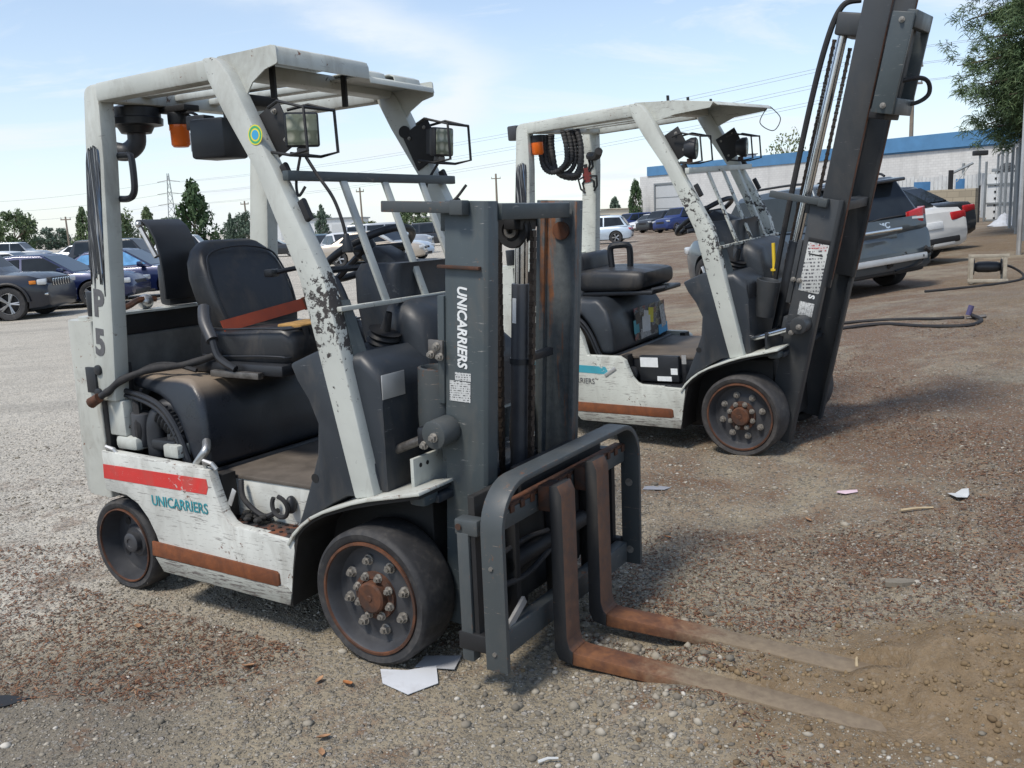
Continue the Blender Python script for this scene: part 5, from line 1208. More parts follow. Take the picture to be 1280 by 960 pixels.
        for sx in (-1, 1):
            for a in (([(.012, .012), (.035, .03), (.034, .066)]), ([(.012, .02), (.022, .042), (.020, .06)]), ([(.014, -.004), (.045, -.012), (.040, -.052), (.022, -.070)]), ([(.012, -.018), (.028, -.03), (.024, -.056)])):
                legs.tube([(sx * p[0], p[1], .001) for p in a], .0045, 5)
        legs.prism([(-.008, .03), (.008, .03), (.008, .045), (-.008, .045)], 'z', 0, .0025); P(legs, 'emblem_leg', 'black', parent=eo)
        P(MB().cyl((.13, -.20, 1.02), (.13, -.20, 1.25), .011, 10).cyl((.13, -.20, 1.085), (.13, -.20, 1.097), .022, 12), 'yellow_rod', 'yellow')
        P(MB().tube(smoothpath([(-.10, .42, 2.08), (-.16, .44, 1.99), (-.08, .46, 1.93), (-.02, .43, 2.0), (-.08, .42, 2.08)], 8), .003, 5), 'wire_loop', 'black')
    # ---------------- mast
    lean = R(3.1) if A_ else R(13.6)
    ml = Matrix.Translation((.193 if A_ else .072, 0, .10)) @ Matrix.Rotation(lean, 4, 'Y')
    def Mb(): return MB(ml)
    H_ = 1.512 if A_ else 1.45
    RM = 'rail_rust' if A_ else GM
    for s in (-1, 1):
        ch = [(.0, .333), (.153, .333), (.166, .322), (.166, .268), (.145, .268), (.145, .312), (.02, .312), (.02, .26), (0, .26)]
        mb = Mb(); mb.prism([(u, s * y + (.020 if (s > 0 and A_) else 0)) for u, y in ch], 'z', .03 if A_ else -.01, H_); P(mb, 'outer_rail', GM, .003)
        ih = [(.035, .244), (.218, .244), (.218, .226), (.137, .222), (.137, .190), (.218, .186), (.218, .168), (.035, .168), (.035, .186), (.116, .190), (.116, .222), (.035, .226)]
        um = .150 if (A_ and s < 0) else .184
        ih = [(.036, .264), (um, .264), (um, .236), (um - .02, .236), (um - .02, .246), (.055, .246), (.055, .225), (.036, .225)]
        w0, w1 = (.05, H_ - .004) if A_ else (.95, 3.1)
        mb = Mb(); mb.prism([(u, s * y + (.020 if (s > 0 and A_) else 0)) for u, y in ih], 'z', w0, w1); P(mb, 'inner_rail', 'rail_rust' if (A_ and s > 0) else GM, .003)
        if not A_: P(Mb().bb((.1845, s * .237, 1.0), (.1862, s * .263, 3.09)), 'rusted_flange', 'rust')
        if A_:
            mb = Mb(); mb.cyl((.118, s * .255, 1.40), (.118, s * .31, 1.40), .034, 20); P(mb, 'rail_roller', 'rust_dark')
        # tie bars
    mb = Mb(); mb.bb((.10, -.24, H_ - .062), (.165, .24, H_ - .008)); P(mb, 'mast_tie', GM, .004)
    for wa, wb in ((.62, .74), (.06, .16), (H_ - .10, H_ - .02)): P(Mb().bb((-.03, -.315, wa), (-.001, .315, wb)), 'mast_tie', GM, .004)
    mb = Mb(); mb.bb((-.235, -.372, H_ - .040), (.085, -.336, H_ - .003)).bb((.05, -.378, H_ - .045), (.10, -.335, H_ + .002)); P(mb, 'hose_bracket', 'grille_grey', .003)
    if A_: mb = Mb(); mb.bb((-.02, -.352, 1.292), (.145, -.332, 1.303)); P(mb, 'weld_tab', 'rust_dark', .002)
    P(Mb().bb((-.028, -.34, .83), (-.001, -.30, 1.20)), 'rear_strip', GM, .003)
    if A_:
        P(Mb().bb((-.06, -.352, .985), (.0, -.338, 1.05)), 'pipe_clamp', 'steel', .003)
        for u, w in ((-.045, 1.0), (-.022, 1.03), (-.008, .995)): bolt(root, ml @ Vector((u, -.353, w)), (0, -1, 0), .011)
    cup = MB(Matrix.Translation((.165, -.285, .83) if A_ else (.075, -.285, .83)) @ Matrix.Rotation(lean, 4, 'Y')); cup.lathe([(.0, 0), (.066, 0), (.070, .05), (.070, .215), (.060, .218), (.056, .21), (.054, .08), (0, .08)], None, 28); P(cup, 'cylinder_guard', 'grille_grey' if A_ else GM, smooth=50)
    tc = (ml @ Vector((.015, -.37, .745))) if A_ else (ml @ Vector((.10, -.37, .735)))
    P(MB().cyl((tc.x, -.334, tc.z), (tc.x - .005, -.425, tc.z - .006), .050, 24), 'tilt_pivot', 'grille_grey' if A_ else GM, .006); P(MB().bb((tc.x - .085, -.412, tc.z - .055), (tc.x - .02, -.36, tc.z + .015)), 'tilt_clevis', 'plastic2', .012)
    bolt(root, (tc.x + .0, -.426, tc.z - .012), (0, -1, 0), .013); bolt(root, (tc.x - .05, -.413, tc.z - .045), (0, -1, 0), .012)
    P(MB().cyl((tc.x - .045, -.386, tc.z - .02), (.02, -.386, tc.z - .095), .0165, 14), 'tilt_rod', 'steel' if A_ else 'chrome'); P(MB().cyl((.03, -.386, tc.z - .090), (-.16, -.386, tc.z - .150), .034, 16), 'tilt_cylinder', 'plastic2', .004)
    # centre cylinder, sheave, chains
    if A_:
        P(Mb().cyl((.10, 0.0, .0), (.10, 0.0, 1.22), .036, 20), 'lift_cylinder', 'rim', .003); P(Mb().cyl((.10, 0, .93), (.10, 0, .95), .041, 20), 'cylinder_band', 'plastic2'); P(Mb().cyl((.10, 0, 1.22), (.10, 0, 1.38), .024, 16), 'lift_rod', 'chrome')
        P(Mb().bb((.09, .02, .93), (.115, .22, .96)), 'cylinder_stay', 'plastic2', .003); P(MB(ml).bb((.085, -.0375, 1.08), (.10, -.0345, 1.17)), 'cylinder_label', 'white_letter')
        pc = ml @ Vector((.078, -.015, 1.408)); pm = frame(pc, (1, 0, 0), (0, 0, 1))
        sv = MB(pm); sv.lathe([(.02, -.02), (.060, -.022), (.063, -.014), (.052, -.009), (.052, .009), (.063, .014), (.060, .024), (.038, .024), (.036, .016), (.026, .016), (.025, .028), (.012, .028), (.010, .020), (0, .020)], None, 36); P(sv, 'chain_sheave', 'black', smooth=30)
        hb = MB(pm); hb.lathe([(.0265, .017), (.0255, .031), (.012, .031), (.010, .022)], None, 24); P(hb, 'sheave_hub', 'steel')
        P(Mb().bb((.06, -.06, H_ - .10), (.13, .05, H_ - .06)), 'sheave_bracket', 'black', .004)
        ends = [(.012, -.015, 1.40, .42, .03), (.155, -.015, 1.42, .25, 0)]
    else:
        P(Mb().cyl((-.095, -.15, .25), (-.095, -.15, 1.16), .040, 20), 'lift_cylinder', 'plastic2', .003); P(Mb().cyl((-.095, -.15, 1.16), (-.075, -.13, 2.32), .026, 16), 'lift_rod', 'chrome'); P(Mb().cyl((.01, .05, 1.0), (.02, .05, 2.30), .018, 14), 'lift_rod', 'chrome')
        P(Mb().bb((-.11, -.19, 2.31), (.06, .14, 2.43)), 'crosshead', GM, .012); P(Mb().bb((.09, -.17, 2.28), (.13, .17, 2.33)), 'crosshead_plate', 'black', .004)
        ends = [(-.125, -.10, 2.31, 1.0, -.02), (-.03, -.10, 2.27, 1.0, -.01)]
    for (u, y, w1, w0, sl) in ends:
        cb = Mb(); n = int((w1 - w0) / .019)
        for i in range(n):
            w = w0 + (i + .5) * .019; k = i % 2; uu = u + sl * (w1 - w) / 1.3
            cb.box((uu, y, w), (.013 + .006 * k, .024 - .006 * k, .0215 - .006 * k))
        q = P(cb, 'lift_chain', 'chain', smooth=0); q['kind'] = 'stuff'
    if A_:
        sh = MB(); fr_m = ml @ frame((.068, -.3345, 1.10), (0, 0, -1), (1, 0, 0)); text('lettering', 'UNICARRIERS', .052, fr_m, 'white_letter', root, bold=.0016, shear=.18, xs=.86)
        q = P(Mb().bb((.018, -.3352, .845), (.102, -.3338, .915)), 'warning_decal', 'decal'); P(Mb().bb((.040, -.3352, .918), (.104, -.3338, .945)), 'warning_decal', 'decal')
        P(Mb().tube(smoothpath([(.05, .13, .40), (.03, .06, .62), (.03, .12, .95), (.05, .14, 1.25)], 6), .012, 8), 'hydraulic_hose', 'hose'); P(Mb().tube(smoothpath([(.02, -.12, .10), (.0, -.16, .35), (.02, -.14, .60)], 6), .014, 8), 'hydraulic_hose', 'hose')
        P(Mb().bb((-.02, -.18, .42), (.02, -.04, .52)), 'valve_block', 'grille_grey', .015); P(Mb().bb((-.03, .06, .30), (.03, .20, .46)), 'valve_block', 'black', .02)
    else:
        sg = P(Mb().bb((.030, -.3355, .915), (.150, -.3338, 1.205)), 'instruction_sign', 'print', .001)
        P(Mb().bb((.028, -.338, 1.20), (.152, -.3334, 1.225)), 'sign_clip', 'black', .002, parent=sg); P(Mb().bb((.042, -.3362, 1.162), (.138, -.3356, 1.192)), 'sign_heading', 'print_red', parent=sg); P(Mb().bb((.045, -.3362, 1.128), (.128, -.3356, 1.136)), 'sign_bar', 'black', parent=sg)
        text('lettering', 'S', .05, ml @ frame((.11, -.3345, .892), (0, 0, -1), (1, 0, 0)), 'white_letter', root, bold=.002)
        P(Mb().bb((.052, -.3355, .775), (.138, -.3338, .855)), 'warning_decal', 'decal', .001)
        for (du, dy, r) in ((-.13, 0, .017), ):
            P(Mb().tube(smoothpath([(-.03 + du, -.20 + dy, .80), (-.035 + du, -.20 + dy, 1.2), (-.030 + du, -.19 + dy, 1.9), (-.01 + du, -.18 + dy, 2.28), (.03 + du, -.16 + dy, 2.46), (.11 + du, -.12 + dy, 2.50)], 8), r, 8), 'hydraulic_hose', 'hose')
        P(Mb().bb((-.04, -.24, .80), (.01, -.16, .90)), 'hose_fitting', 'steel', .006)
        for u in (.02, .055): bolt(root, ml @ Vector((u - .03, -.338, .97)), (0, -1, 0), .012)
        # carriage run up to the top of the inner rails
        for y in (-.40, -.01): P(Mb().bb((.235, y - .012, 1.93), (.345, y + .012, 2.43)), 'carriage_plate', 'greymetal', .006)
        for w in (1.93, 2.36): P(Mb().bb((.30, -.385, w), (.352, -.025, w + .085)), 'carriage_bar', 'greymetal', .006)
        P(Mb().bb((.25, -.30, 2.0), (.30, -.24, 2.37)).bb((.25, -.16, 2.0), (.30, -.10, 2.37)), 'carriage_upright', 'greymetal_b', .006); P(Mb().bb((.215, -.36, 1.90), (.30, -.05, 1.95)), 'carriage_foot', 'black', .006)
        P(Mb().tube(smoothpath([(.28, -.15, 2.10), (.37, -.10, 2.13), (.41, -.05, 2.11), (.42, -.04, 2.05), (.37, -.07, 2.0), (.28, -.12, 1.98)], 6), .012, 8), 'hydraulic_hose', 'hose')
        for y in (-.413, ):
            for w in (1.97, 2.39): bolt(root, ml @ Vector((.29, y, w)), (0, -1, 0), .012)
    # ---------------- carriage, guard hoop and forks of the near truck
    if A_:
        P(MB().bb((.475, -.50, .548), (.520, .50, .612)), 'carriage_bar', 'grille_grey', .006); P(MB().bb((.475, -.50, .118), (.525, .50, .205)), 'carriage_bar', 'grille_grey', .006)
        ct = MB(); ct.bb((.4805, -.495, .6125), (.5195, .495, .626))
        for i in range(15): ct.bb((.519, -.47 + i * .067, .596), (.526, -.445 + i * .067, .624))
        P(ct, 'notched_rail', 'rust_dark', .002)
        for y in (-.30, -.02, .26): P(MB().bb((.43, y, .14), (.474, y + .03, .60)), 'carriage_upright', 'black', .004)
        P(MB().bb((.40, -.47, .21), (.428, .47, .66)), 'carriage_shield', 'dark_void', .006)
        P(MB().bb((.40, -.26, .20), (.43, .26, .33)), 'carriage_back', 'dark_void', .01); P(MB().bb((.395, -.20, .56), (.445, .24, .69)), 'carriage_cap', 'black', .012)
        P(MB().cyl((.44, -.30, .37), (.44, .30, .37), .034, 14), 'shift_cylinder', 'black', .004); P(MB().tube(smoothpath([(.45, -.42, .33), (.47, -.25, .315), (.47, -.10, .34), (.45, .05, .36)], 6), .011, 8), 'hydraulic_hose', 'hose'); P(MB().tube(smoothpath([(.44, -.40, .42), (.46, -.22, .44), (.46, -.05, .42)], 6), .009, 8), 'hydraulic_hose', 'hose')
        P(MB().box((.505, -.36, .232), (.012, .12, .028), (R(28), 0, 0)), 'torn_tag', 'alu')
        hoop = []
        r = .135
        zt = .705
        hoop = [(-.52, .105), (-.52, zt - r)] + [(-.52 + r - r * math.cos(t), zt - r + r * math.sin(t)) for t in np.linspace(.2, math.pi / 2, 7)]
        hoop += [(-y, z) for y, z in reversed(hoop)]
        P(MB().strip(hoop, 'x', .492, .574, .020), 'load_guard', 'grille_grey', .003)
        for y in (-.521, .521):
            for z in (.455, .165): bolt(root, (.528, y, z), (0, -1 if y < 0 else 1, 0), .013, mat='bolt')
        for s in (-1, 1):
            P(MB().bb((.395, s * .532, .115), (.440, s * .490, .555)), 'side_arm', 'grille_grey', .004); P(MB().bb((.385, s * .53, .545), (.475, s * .475, .600)), 'side_arm_top', 'grille_grey', .008)
            P(MB().bb((.385, s * .535, .155), (.49, s * .50, .215)), 'side_arm_foot', 'black', .004); P(MB().bb((.446, s * .525, .20), (.462, s * .495, .55)), 'side_slot', 'black')
            P(MB().cyl((.405, s * .534, .575), (.405, s * .537, .575), .011, 12), 'arm_hole', 'rust')
        for (yc, z0, z1), zs in zip(FORKS, (.648, .668)):
            prof = [(.575, zs), (.605, zs + .006), (.622, zs - .03), (.626, z0 + .045), (.636, z0 + .012), (.665, z0), (1.20, z0 - (z0 - z1) * .5), (1.66, z1), (1.70, z1 - .008), (1.66, z1 - .016), (1.1, z0 - .042), (.64, z0 - .045), (.592, z0 - .035), (.576, z0 + .0)]
            shank = prof[:5] + [(.648, z0 + .004), (.646, z0 - .045), (.592, z0 - .035), (.576, z0)]
            blade = [(.6485, z0 + .004), (.665, z0)] + prof[6:11] + [(.6465, z0 - .045)]
            fo = MB().prism(blade, 'y', yc - .05, yc + .05).build('fork', 'rust_fork', root, .003)
            sk = MB().prism(shank, 'y', yc - .0505, yc + .0505).build('shank', 'rust_fork', fo, .003); sk.data.materials.append(M['fork_side'])
            for q in sk.data.polygons:
                if abs(q.normal.y) > .6 or (q.normal.z > .6 and q.center.z > .3): q.material_index = 1
            P(MB().bb((.526, yc - .045, .555), (.5745, yc + .045, .645)), 'fork_hook', 'rust_dark', .006)
        P(MB().bb((.5205, -.10, .17), (.545, .02, .29)), 'carriage_stop', 'rust_dark', .01)
    return root
truckA = build_truck('A', Matrix.Translation((TA[0], TA[1], 0)) @ Matrix.Rotation(TA[2], 4, 'Z'), 'near white forklift with lowered mast, rusty forks and a red stripe')
truckB = build_truck('B', Matrix.Translation((1.67083, 5.83569, .098715)) @ Matrix.Rotation(-.622555, 4, 'Z') @ Matrix.Rotation(.047503, 4, 'X') @ Matrix.Rotation(-.031512, 4, 'Y'), 'rear white forklift with raised tilted mast, coiled hose and spider emblem')
# ================================================================ CARS
def car_paint(name, col, rough=.28, metal=.3):
    t = NT(name); n = t.noise(1.6, 6, .6)
    g = t.n.new('ShaderNodeNewGeometry'); up = t.sepxyz(g.outputs['Normal'])[2]
    c = t.ramp(n, .3, .7, sc3(col, .9), sc3(col, 1.1))
    d = t.math('MULTIPLY', t.map(up, .3, 1.), t.ramp(t.noise(5, 6), .35, .7)); c = t.mix(t.math('MULTIPLY', d, .05), c, (.30, .28, .25))
    return t.set(c, t.math('ADD', rough, t.math('MULTIPLY', d, .25)), metal, **{'Coat Weight': .5, 'Coat Roughness': .08})
for k, c, me in (('cp_black', (.008, .010, .018), .1), ('cp_navy', (.010, .018, .070), .3), ('cp_blue', (.018, .038, .15), .35), ('cp_grey', (.070, .088, .104), .4), ('cp_white', (.62, .63, .64), .0), ('cp_pearl', (.60, .60, .58), .0), ('cp_dark', (.028, .031, .037), .3),
                 ('cp_beige', (.42, .365, .30), .2), ('cp_silver', (.36, .385, .41), .5), ('cp_ice', (.46, .54, .62), .25), ('cp_teal', (.10, .17, .22), .3), ('cp_red', (.28, .03, .03), .2)): M[k] = car_paint(k, c, metal=me)
def mk_glass():
    t = NT('dark_car_glass'); n = t.noise(1.8, 4); return t.set(t.ramp(n, .3, .7, (.010, .013, .017), (.022, .028, .034)), .06, 0, .35)
M['car_glass'] = mk_glass()
M['blue_film'] = plain('blue_plastic_film', (.10, .30, .55), .35, var=.35, scale=4)
M['tail_red'] = plain('red_tail_lens', (.42, .018, .020), .2, var=.15); M['lamp_clear'] = plain('clear_lamp_lens', (.55, .57, .58), .15, .2); M['amber'] = plain('amber_lens', (.70, .22, .02), .25)
M['trim'] = plain('black_trim', (.018, .018, .020), .55); M['alloy'] = plain('alloy_wheel', (.36, .37, .38), .35, .7)
M['wreck'] = plain('torn_black_undertray', (.02, .019, .018), .75, var=.4, scale=10)
def car(label, paint, loc, head, L=4.7, Wd=1.84, Hr=1.46, kind='sedan', wr=.34, fx=3.85, bx=1.0, cut=True, cat='car', group=None, extra=None, zfix=None, film=False, lod=0):
    h = Vector((head[0], head[1], 0)).normalized(); x, y = loc; z = float(gbase(x + h.x * L / 2, y + h.y * L / 2)) if zfix is None else zfix
    zf, zr = (float(gbase(x + h.x * fx, y + h.y * fx)), float(gbase(x + h.x * bx, y + h.y * bx)))
    lf = Vector((-h.y, h.x, 0)); zl, zrr = float(gbase(x + lf.x * .8 + h.x * L / 2, y + lf.y * .8 + h.y * L / 2)), float(gbase(x - lf.x * .8 + h.x * L / 2, y - lf.y * .8 + h.y * L / 2))
    root = empty('parked_car', label=label, cat=cat, group=group, Mx=Matrix.Translation((x, y, zr - (zf - zr) * bx / (fx - bx))) @ Matrix.Rotation(math.atan2(h.y, h.x), 4, 'Z') @ Matrix.Rotation(-math.atan2(zf - zr, fx - bx), 4, 'Y') @ Matrix.Rotation(math.atan2(zl - zrr, 1.6), 4, 'X'))
    hw = Wd / 2; P = lambda mb, n, m, b=0, parent=root, **k: mb.build(n, m, parent, b, **k)
    suv = kind == 'suv'
    belt = .98 if suv else .90; deck = 1.02 if suv else .97; hood0 = 1.0 if suv else .80; hood1 = 1.08 if suv else .92
    cowl = L - (1.30 if suv else 1.42); rfx = cowl - (.62 if suv else .85); rrx = .52 if suv else 1.45; rbx = .13 if suv else .62
    if kind == 'hatch': rrx = .62; rbx = .18; deck = .95
    st = [(0.0, .62, .88, .36), (.05, deck - .10, .93, .28), (.18, deck - .02, .975, .24), (.70, deck, .99, .20), (1.6, belt + .03, 1.0, .19), (L * .55, belt + .01, 1.0, .19), (cowl, hood1, .99, .19), (cowl + .45, hood1 - .03, .98, .19), (L - .42, hood0 + .02, .96, .20), (L - .16, hood0 - .07, .90, .22), (L - .03, hood0 - .22, .82, .26), (L, .50, .74, .32)]
    rings = []
    for (sx, zt, k, zb) in st:
        w = hw * k
        half = [(w * .80, zb), (w * .965, zb + .06), (w * .995, zb + (zt - zb) * .40), (w, zb + (zt - zb) * .66), (w * .975, zt - (zt - zb) * .17), (w * .90, zt - .015), (w * .55, zt + .018), (0, zt + .028)]
        rings.append([(sx, -a, b) for a, b in half] + [(sx, a, b) for a, b in half[-2::-1]])
    body = MB().loft(rings).build('body', paint, root, smooth=32)
    wheels = [(fx, -1), (fx, 1), (bx, -1), (bx, 1)]
    if cut:
        cb = MB()
        for wx, s in wheels: cb.cyl((wx, s * (hw + .2), wr + .01), (wx, s * (hw - .30), wr + .01), wr * 1.14, 28)
        c = cb.build('cutter', None, None, smooth=0); c.matrix_world = root.matrix_world
        md = body.modifiers.new('b', 'BOOLEAN'); md.operation = 'DIFFERENCE'; md.object = c; md.solver = 'EXACT'
        bpy.context.view_layer.update(); me = bpy.data.meshes.new_from_object(body.evaluated_get(bpy.context.evaluated_depsgraph_get()))
        body.modifiers.clear(); body.data = me; me.materials.clear(); me.materials.append(M[paint]); me.set_sharp_from_angle(angle=R(32)); bpy.data.objects.remove(c)
        for wx, s in wheels: P(MB().bb((wx - wr * 1.1, s * (hw - .32), .16), (wx + wr * 1.1, s * (hw - .295), .80)), 'wheel_well', 'black')
    # greenhouse
    zr_ = Hr; yb, yt = hw * .92, hw * (.77 if suv else .72)
    gp = [(cowl + .02, hood1 - .01), (rfx, zr_ - .035), (rrx, zr_ - (.03 if suv else .045)), (rbx, deck - .02)]
    def gy(z): return yb + (yt - yb) * (z - belt) / (zr_ - belt)
    g = MB(); vs = [(x, s * gy(z), z) for s in (-1, 1) for x, z in gp]; xm = (rfx + rrx) / 2; vs += [(rfx - .05, 0, zr_), (rrx + .05, 0, zr_ - .005), (xm, -gy(zr_) * .98, zr_ - .005), (xm, gy(zr_) * .98, zr_ - .005), (xm, 0, zr_ + .015)]
    g.raw(vs, [(0, 1, 10, 2, 3), (7, 6, 11, 5, 4), (4, 5, 8, 1, 0), (3, 2, 9, 6, 7), (1, 8, 12, 10), (8, 5, 11, 12), (10, 12, 9, 2), (12, 11, 6, 9)]); P(g, 'cabin', paint, .05, seg=3, smooth=50)
    def pane(name, q, mat='car_glass', off=.012):
        q = [Vector(p) for p in q]; n = (q[1] - q[0]).cross(q[2] - q[0]).normalized(); c = sum(q, Vector()) / len(q)
        if n.dot(c - Vector((L * .45, 0, .8))) < 0: n = -n
        k = len(q); mb = MB(); mb.raw([p + n * off for p in q] + [p - n * .02 for p in q], [tuple(range(k)), tuple(range(2 * k - 1, k - 1, -1))] + [(i, (i + 1) % k, k + (i + 1) % k, k + i) for i in range(k)])
        return P(mb, name, mat, smooth=0)
    for s in (-1, 1):
        sx = lambda a, b, t: a + (b - a) * t
        zt = zr_ - .11; zb = belt + .055
        fx0 = sx(cowl, rfx, .10) - .08; ft = sx(cowl, rfx, .84) - .06; bp = cowl - 1.28 if suv else cowl - 1.35; rt = sx(rbx, rrx, .80) + .10; rb = (rbx + .34) if suv else rrx - .42
        m = 'blue_film' if film and s < 0 else 'car_glass'
        pane('side_window', [(x, s * gy(z), z) for x, z in ((fx0, zb + .03), (ft, zt), (bp + .03, zt), (bp + .03, zb))], m)
        cp = bp - .98
        if suv:
            pane('side_window', [(x, s * gy(z), z) for x, z in ((bp - .04, zb), (bp - .04, zt), (cp, zt), (cp - .04, zb + .02))], m)
            pane('side_window', [(x, s * gy(z), z) for x, z in ((cp - .14, zb + .04), (cp - .10, zt), (rt, zt - .03), (rb, zb + .10))], m)
        else: pane('side_window', [(x, s * gy(z), z) for x, z in ((bp - .04, zb), (bp - .04, zt), (max(rt, bp - 1.0), zt - .02), (max(rb, bp - 1.15), zb + .06))], m)
        if lod < 1:
            P(MB().box((fx0 - .12, s * (hw + .05), belt + .10), (.13, .20, .14)), 'side_mirror', paint, .04)
            for hx in (bp + .22, bp - .85): P(MB().box((hx, s * (hw * .995), belt - .12), (.19, .03, .03)), 'door_handle', 'trim' if paint != 'cp_grey' else 'trim', .008)
            for dx in (bp, ): P(MB().bb((dx - .005, s * (hw * .985), .30), (dx + .005, s * (hw * 1.003), belt - .03)), 'door_seam', 'black')
            P(MB().bb((bx + wr * 1.25, s * (hw * .93), .19), (fx - wr * 1.25, s * (hw * .985), .27)), 'rocker_trim', 'trim', .02)
        if suv and lod < 1:
            P(MB().tube(smoothpath([(rfx - .15, s * yt * .93, zr_ - .03), (rfx - .35, s * yt * .93, zr_ + .045), (rrx + .4, s * yt * .93, zr_ + .045), (rrx + .15, s * yt * .93, zr_ - .01)], 5), .018, 7), 'roof_rail', 'trim')
    pane('windshield', [(sx_(cowl, rfx, .07) + .0, s * gy(z) * .90, z) for s, z in ((-1, hood1 + .03), (1, hood1 + .03))] + [(sx_(cowl, rfx, .92), s * gy(zr_ - .07) * .92, zr_ - .075) for s in (1, -1)]) if True else 0
    zq0, zq1 = deck + .03, zr_ - .10
    pane('rear_window', [(sx_(rbx, rrx, (zq - deck) / (zr_ - deck)), s * gy(zq) * .90, zq) for s, zq in ((-1, zq0), (1, zq0), (1, zq1), (-1, zq1))])
    for wx, s in wheels:
        w = bpy.data.objects.new('wheel', None); COL.objects.link(w); w.parent = root; w.matrix_local = frame((wx, s * (hw - .225), wr), (1, 0, 0), (0, 0, 1) if s < 0 else (0, 0, -1))
        key = ('tyre', wr)
        if key not in MESH:
            o = MB().lathe([(wr * .64, 0), (wr - .02, 0), (wr, .03), (wr, .18), (wr - .02, .212), (wr * .72, .215), (wr * .64, .20)], None, 40).build('tyre', 'rubber', None, smooth=50); MESH[key] = o.data; bpy.data.objects.remove(o)
            rim = MB(); rim.lathe([(wr * .655, .0), (wr * .655, .205), (wr * .63, .207), (wr * .60, .18), (wr * .58, .10), (0, .10)], None, 36); o = rim.build('rim', 'trim', None); MESH[('rim', wr)] = o.data; bpy.data.objects.remove(o)
            sp = MB()
            for i in range(5):
                for da in (-.11, .11):
                    a = 2 * math.pi * i / 5; sp.tube([(.03 * math.cos(a), .03 * math.sin(a), .19), (wr * .62 * math.cos(a + da), wr * .62 * math.sin(a + da), .195)], .022, 5)
            sp.cyl((0, 0, .17), (0, 0, .20), .055, 12); sp.lathe([(wr * .645, .20), (wr * .62, .208), (wr * .60, .195)], None, 36); o = sp.build('spokes', 'alloy', None); MESH[('spokes', wr)] = o.data; bpy.data.objects.remove(o)
        for n in ('tyre', 'rim', 'spokes'):
            o = bpy.data.objects.new(n, MESH[(n, wr)]); COL.objects.link(o); o.parent = w
    if extra != 'wreck':
        for s in (-1, 1):
            P(MB().box((.10, s * hw * .72, deck - .17), (.16, hw * .40, .15), (0, 0, s * -.12)), 'tail_lamp', 'tail_red', .03)
        P(MB().bb((-.02, -.26, .62), (.03, .26, .74)), 'number_plate', 'white_letter' if lod < 1 else 'trim', .004)
        P(MB().bb((-.01, -hw * .70, .34), (.09, hw * .70, .46)), 'rear_valance', 'trim', .03)
    for s in (-1, 1): P(MB().box((L - .17, s * hw * .70, hood0 - .16), (.20, hw * .42, .13), (0, 0, s * -.30)), 'headlamp', 'lamp_clear', .03)
    if extra != 'jeep':
        P(MB().bb((L - .10, -hw * .42, hood0 - .34), (L - .005, hw * .42, hood0 - .17)), 'grille', 'trim', .02); P(MB().bb((L - .10, -hw * .60, .26), (L + .005, hw * .60, .38)), 'lower_intake', 'trim', .02)
    return root, P, hw, deck
def sx_(a, b, t): return a + (b - a) * t
# the black suv at the far left, nose to the right
rt, P, hw, dk = car('black suv with a seven slot chrome grille at the left edge', 'cp_black', (-15.40, 22.0), (1, .05), L=4.8, Wd=1.94, Hr=1.74, kind='suv', wr=.385, fx=3.93, bx=1.0, extra='jeep')
gr = P(MB().bb((4.62, -.52, .70), (4.78, .52, .93)), 'grille', 'trim', .03)
for i in range(7): P(MB().box((4.77, -.42 + i * .14, .815), (.03, .10, .17)), 'grille_slot', 'chrome', .01, parent=gr); P(MB().box((4.784, -.42 + i * .14, .815), (.012, .062, .13)), 'slot_opening', 'black', .006, parent=gr)
for s in (-1, 1): P(MB().box((4.66, s * .72, .56), (.16, .24, .07), (0, 0, s * -.45)), 'fog_lamp', 'chrome', .02); P(MB().box((4.50, s * .90, .84), (.14, .05, .08), (0, 0, s * -.5)), 'turn_lamp', 'amber', .01)
for s in (-1, 1):
    for wx in (3.93, 1.0): P(MB().tube([(wx + .47 * math.cos(a), s * .965, .385 + .46 * math.sin(a)) for a in np.linspace(.05, math.pi - .05, 16)], .035, 6), 'arch_trim', 'trim')
car('glossy navy blue sedan parked behind the black suv', 'cp_navy', (-14.85, 24.9), (1, .05), L=5.0, Wd=1.88, Hr=1.46, fx=4.0, bx=1.05)
car('navy blue sedan with blue plastic film over its side windows behind the rear post', 'cp_navy', (-13.5, 27.4), (1, .02), L=4.8, Hr=1.46, film=True)
G = 'parked cars in the far rows of the lot'
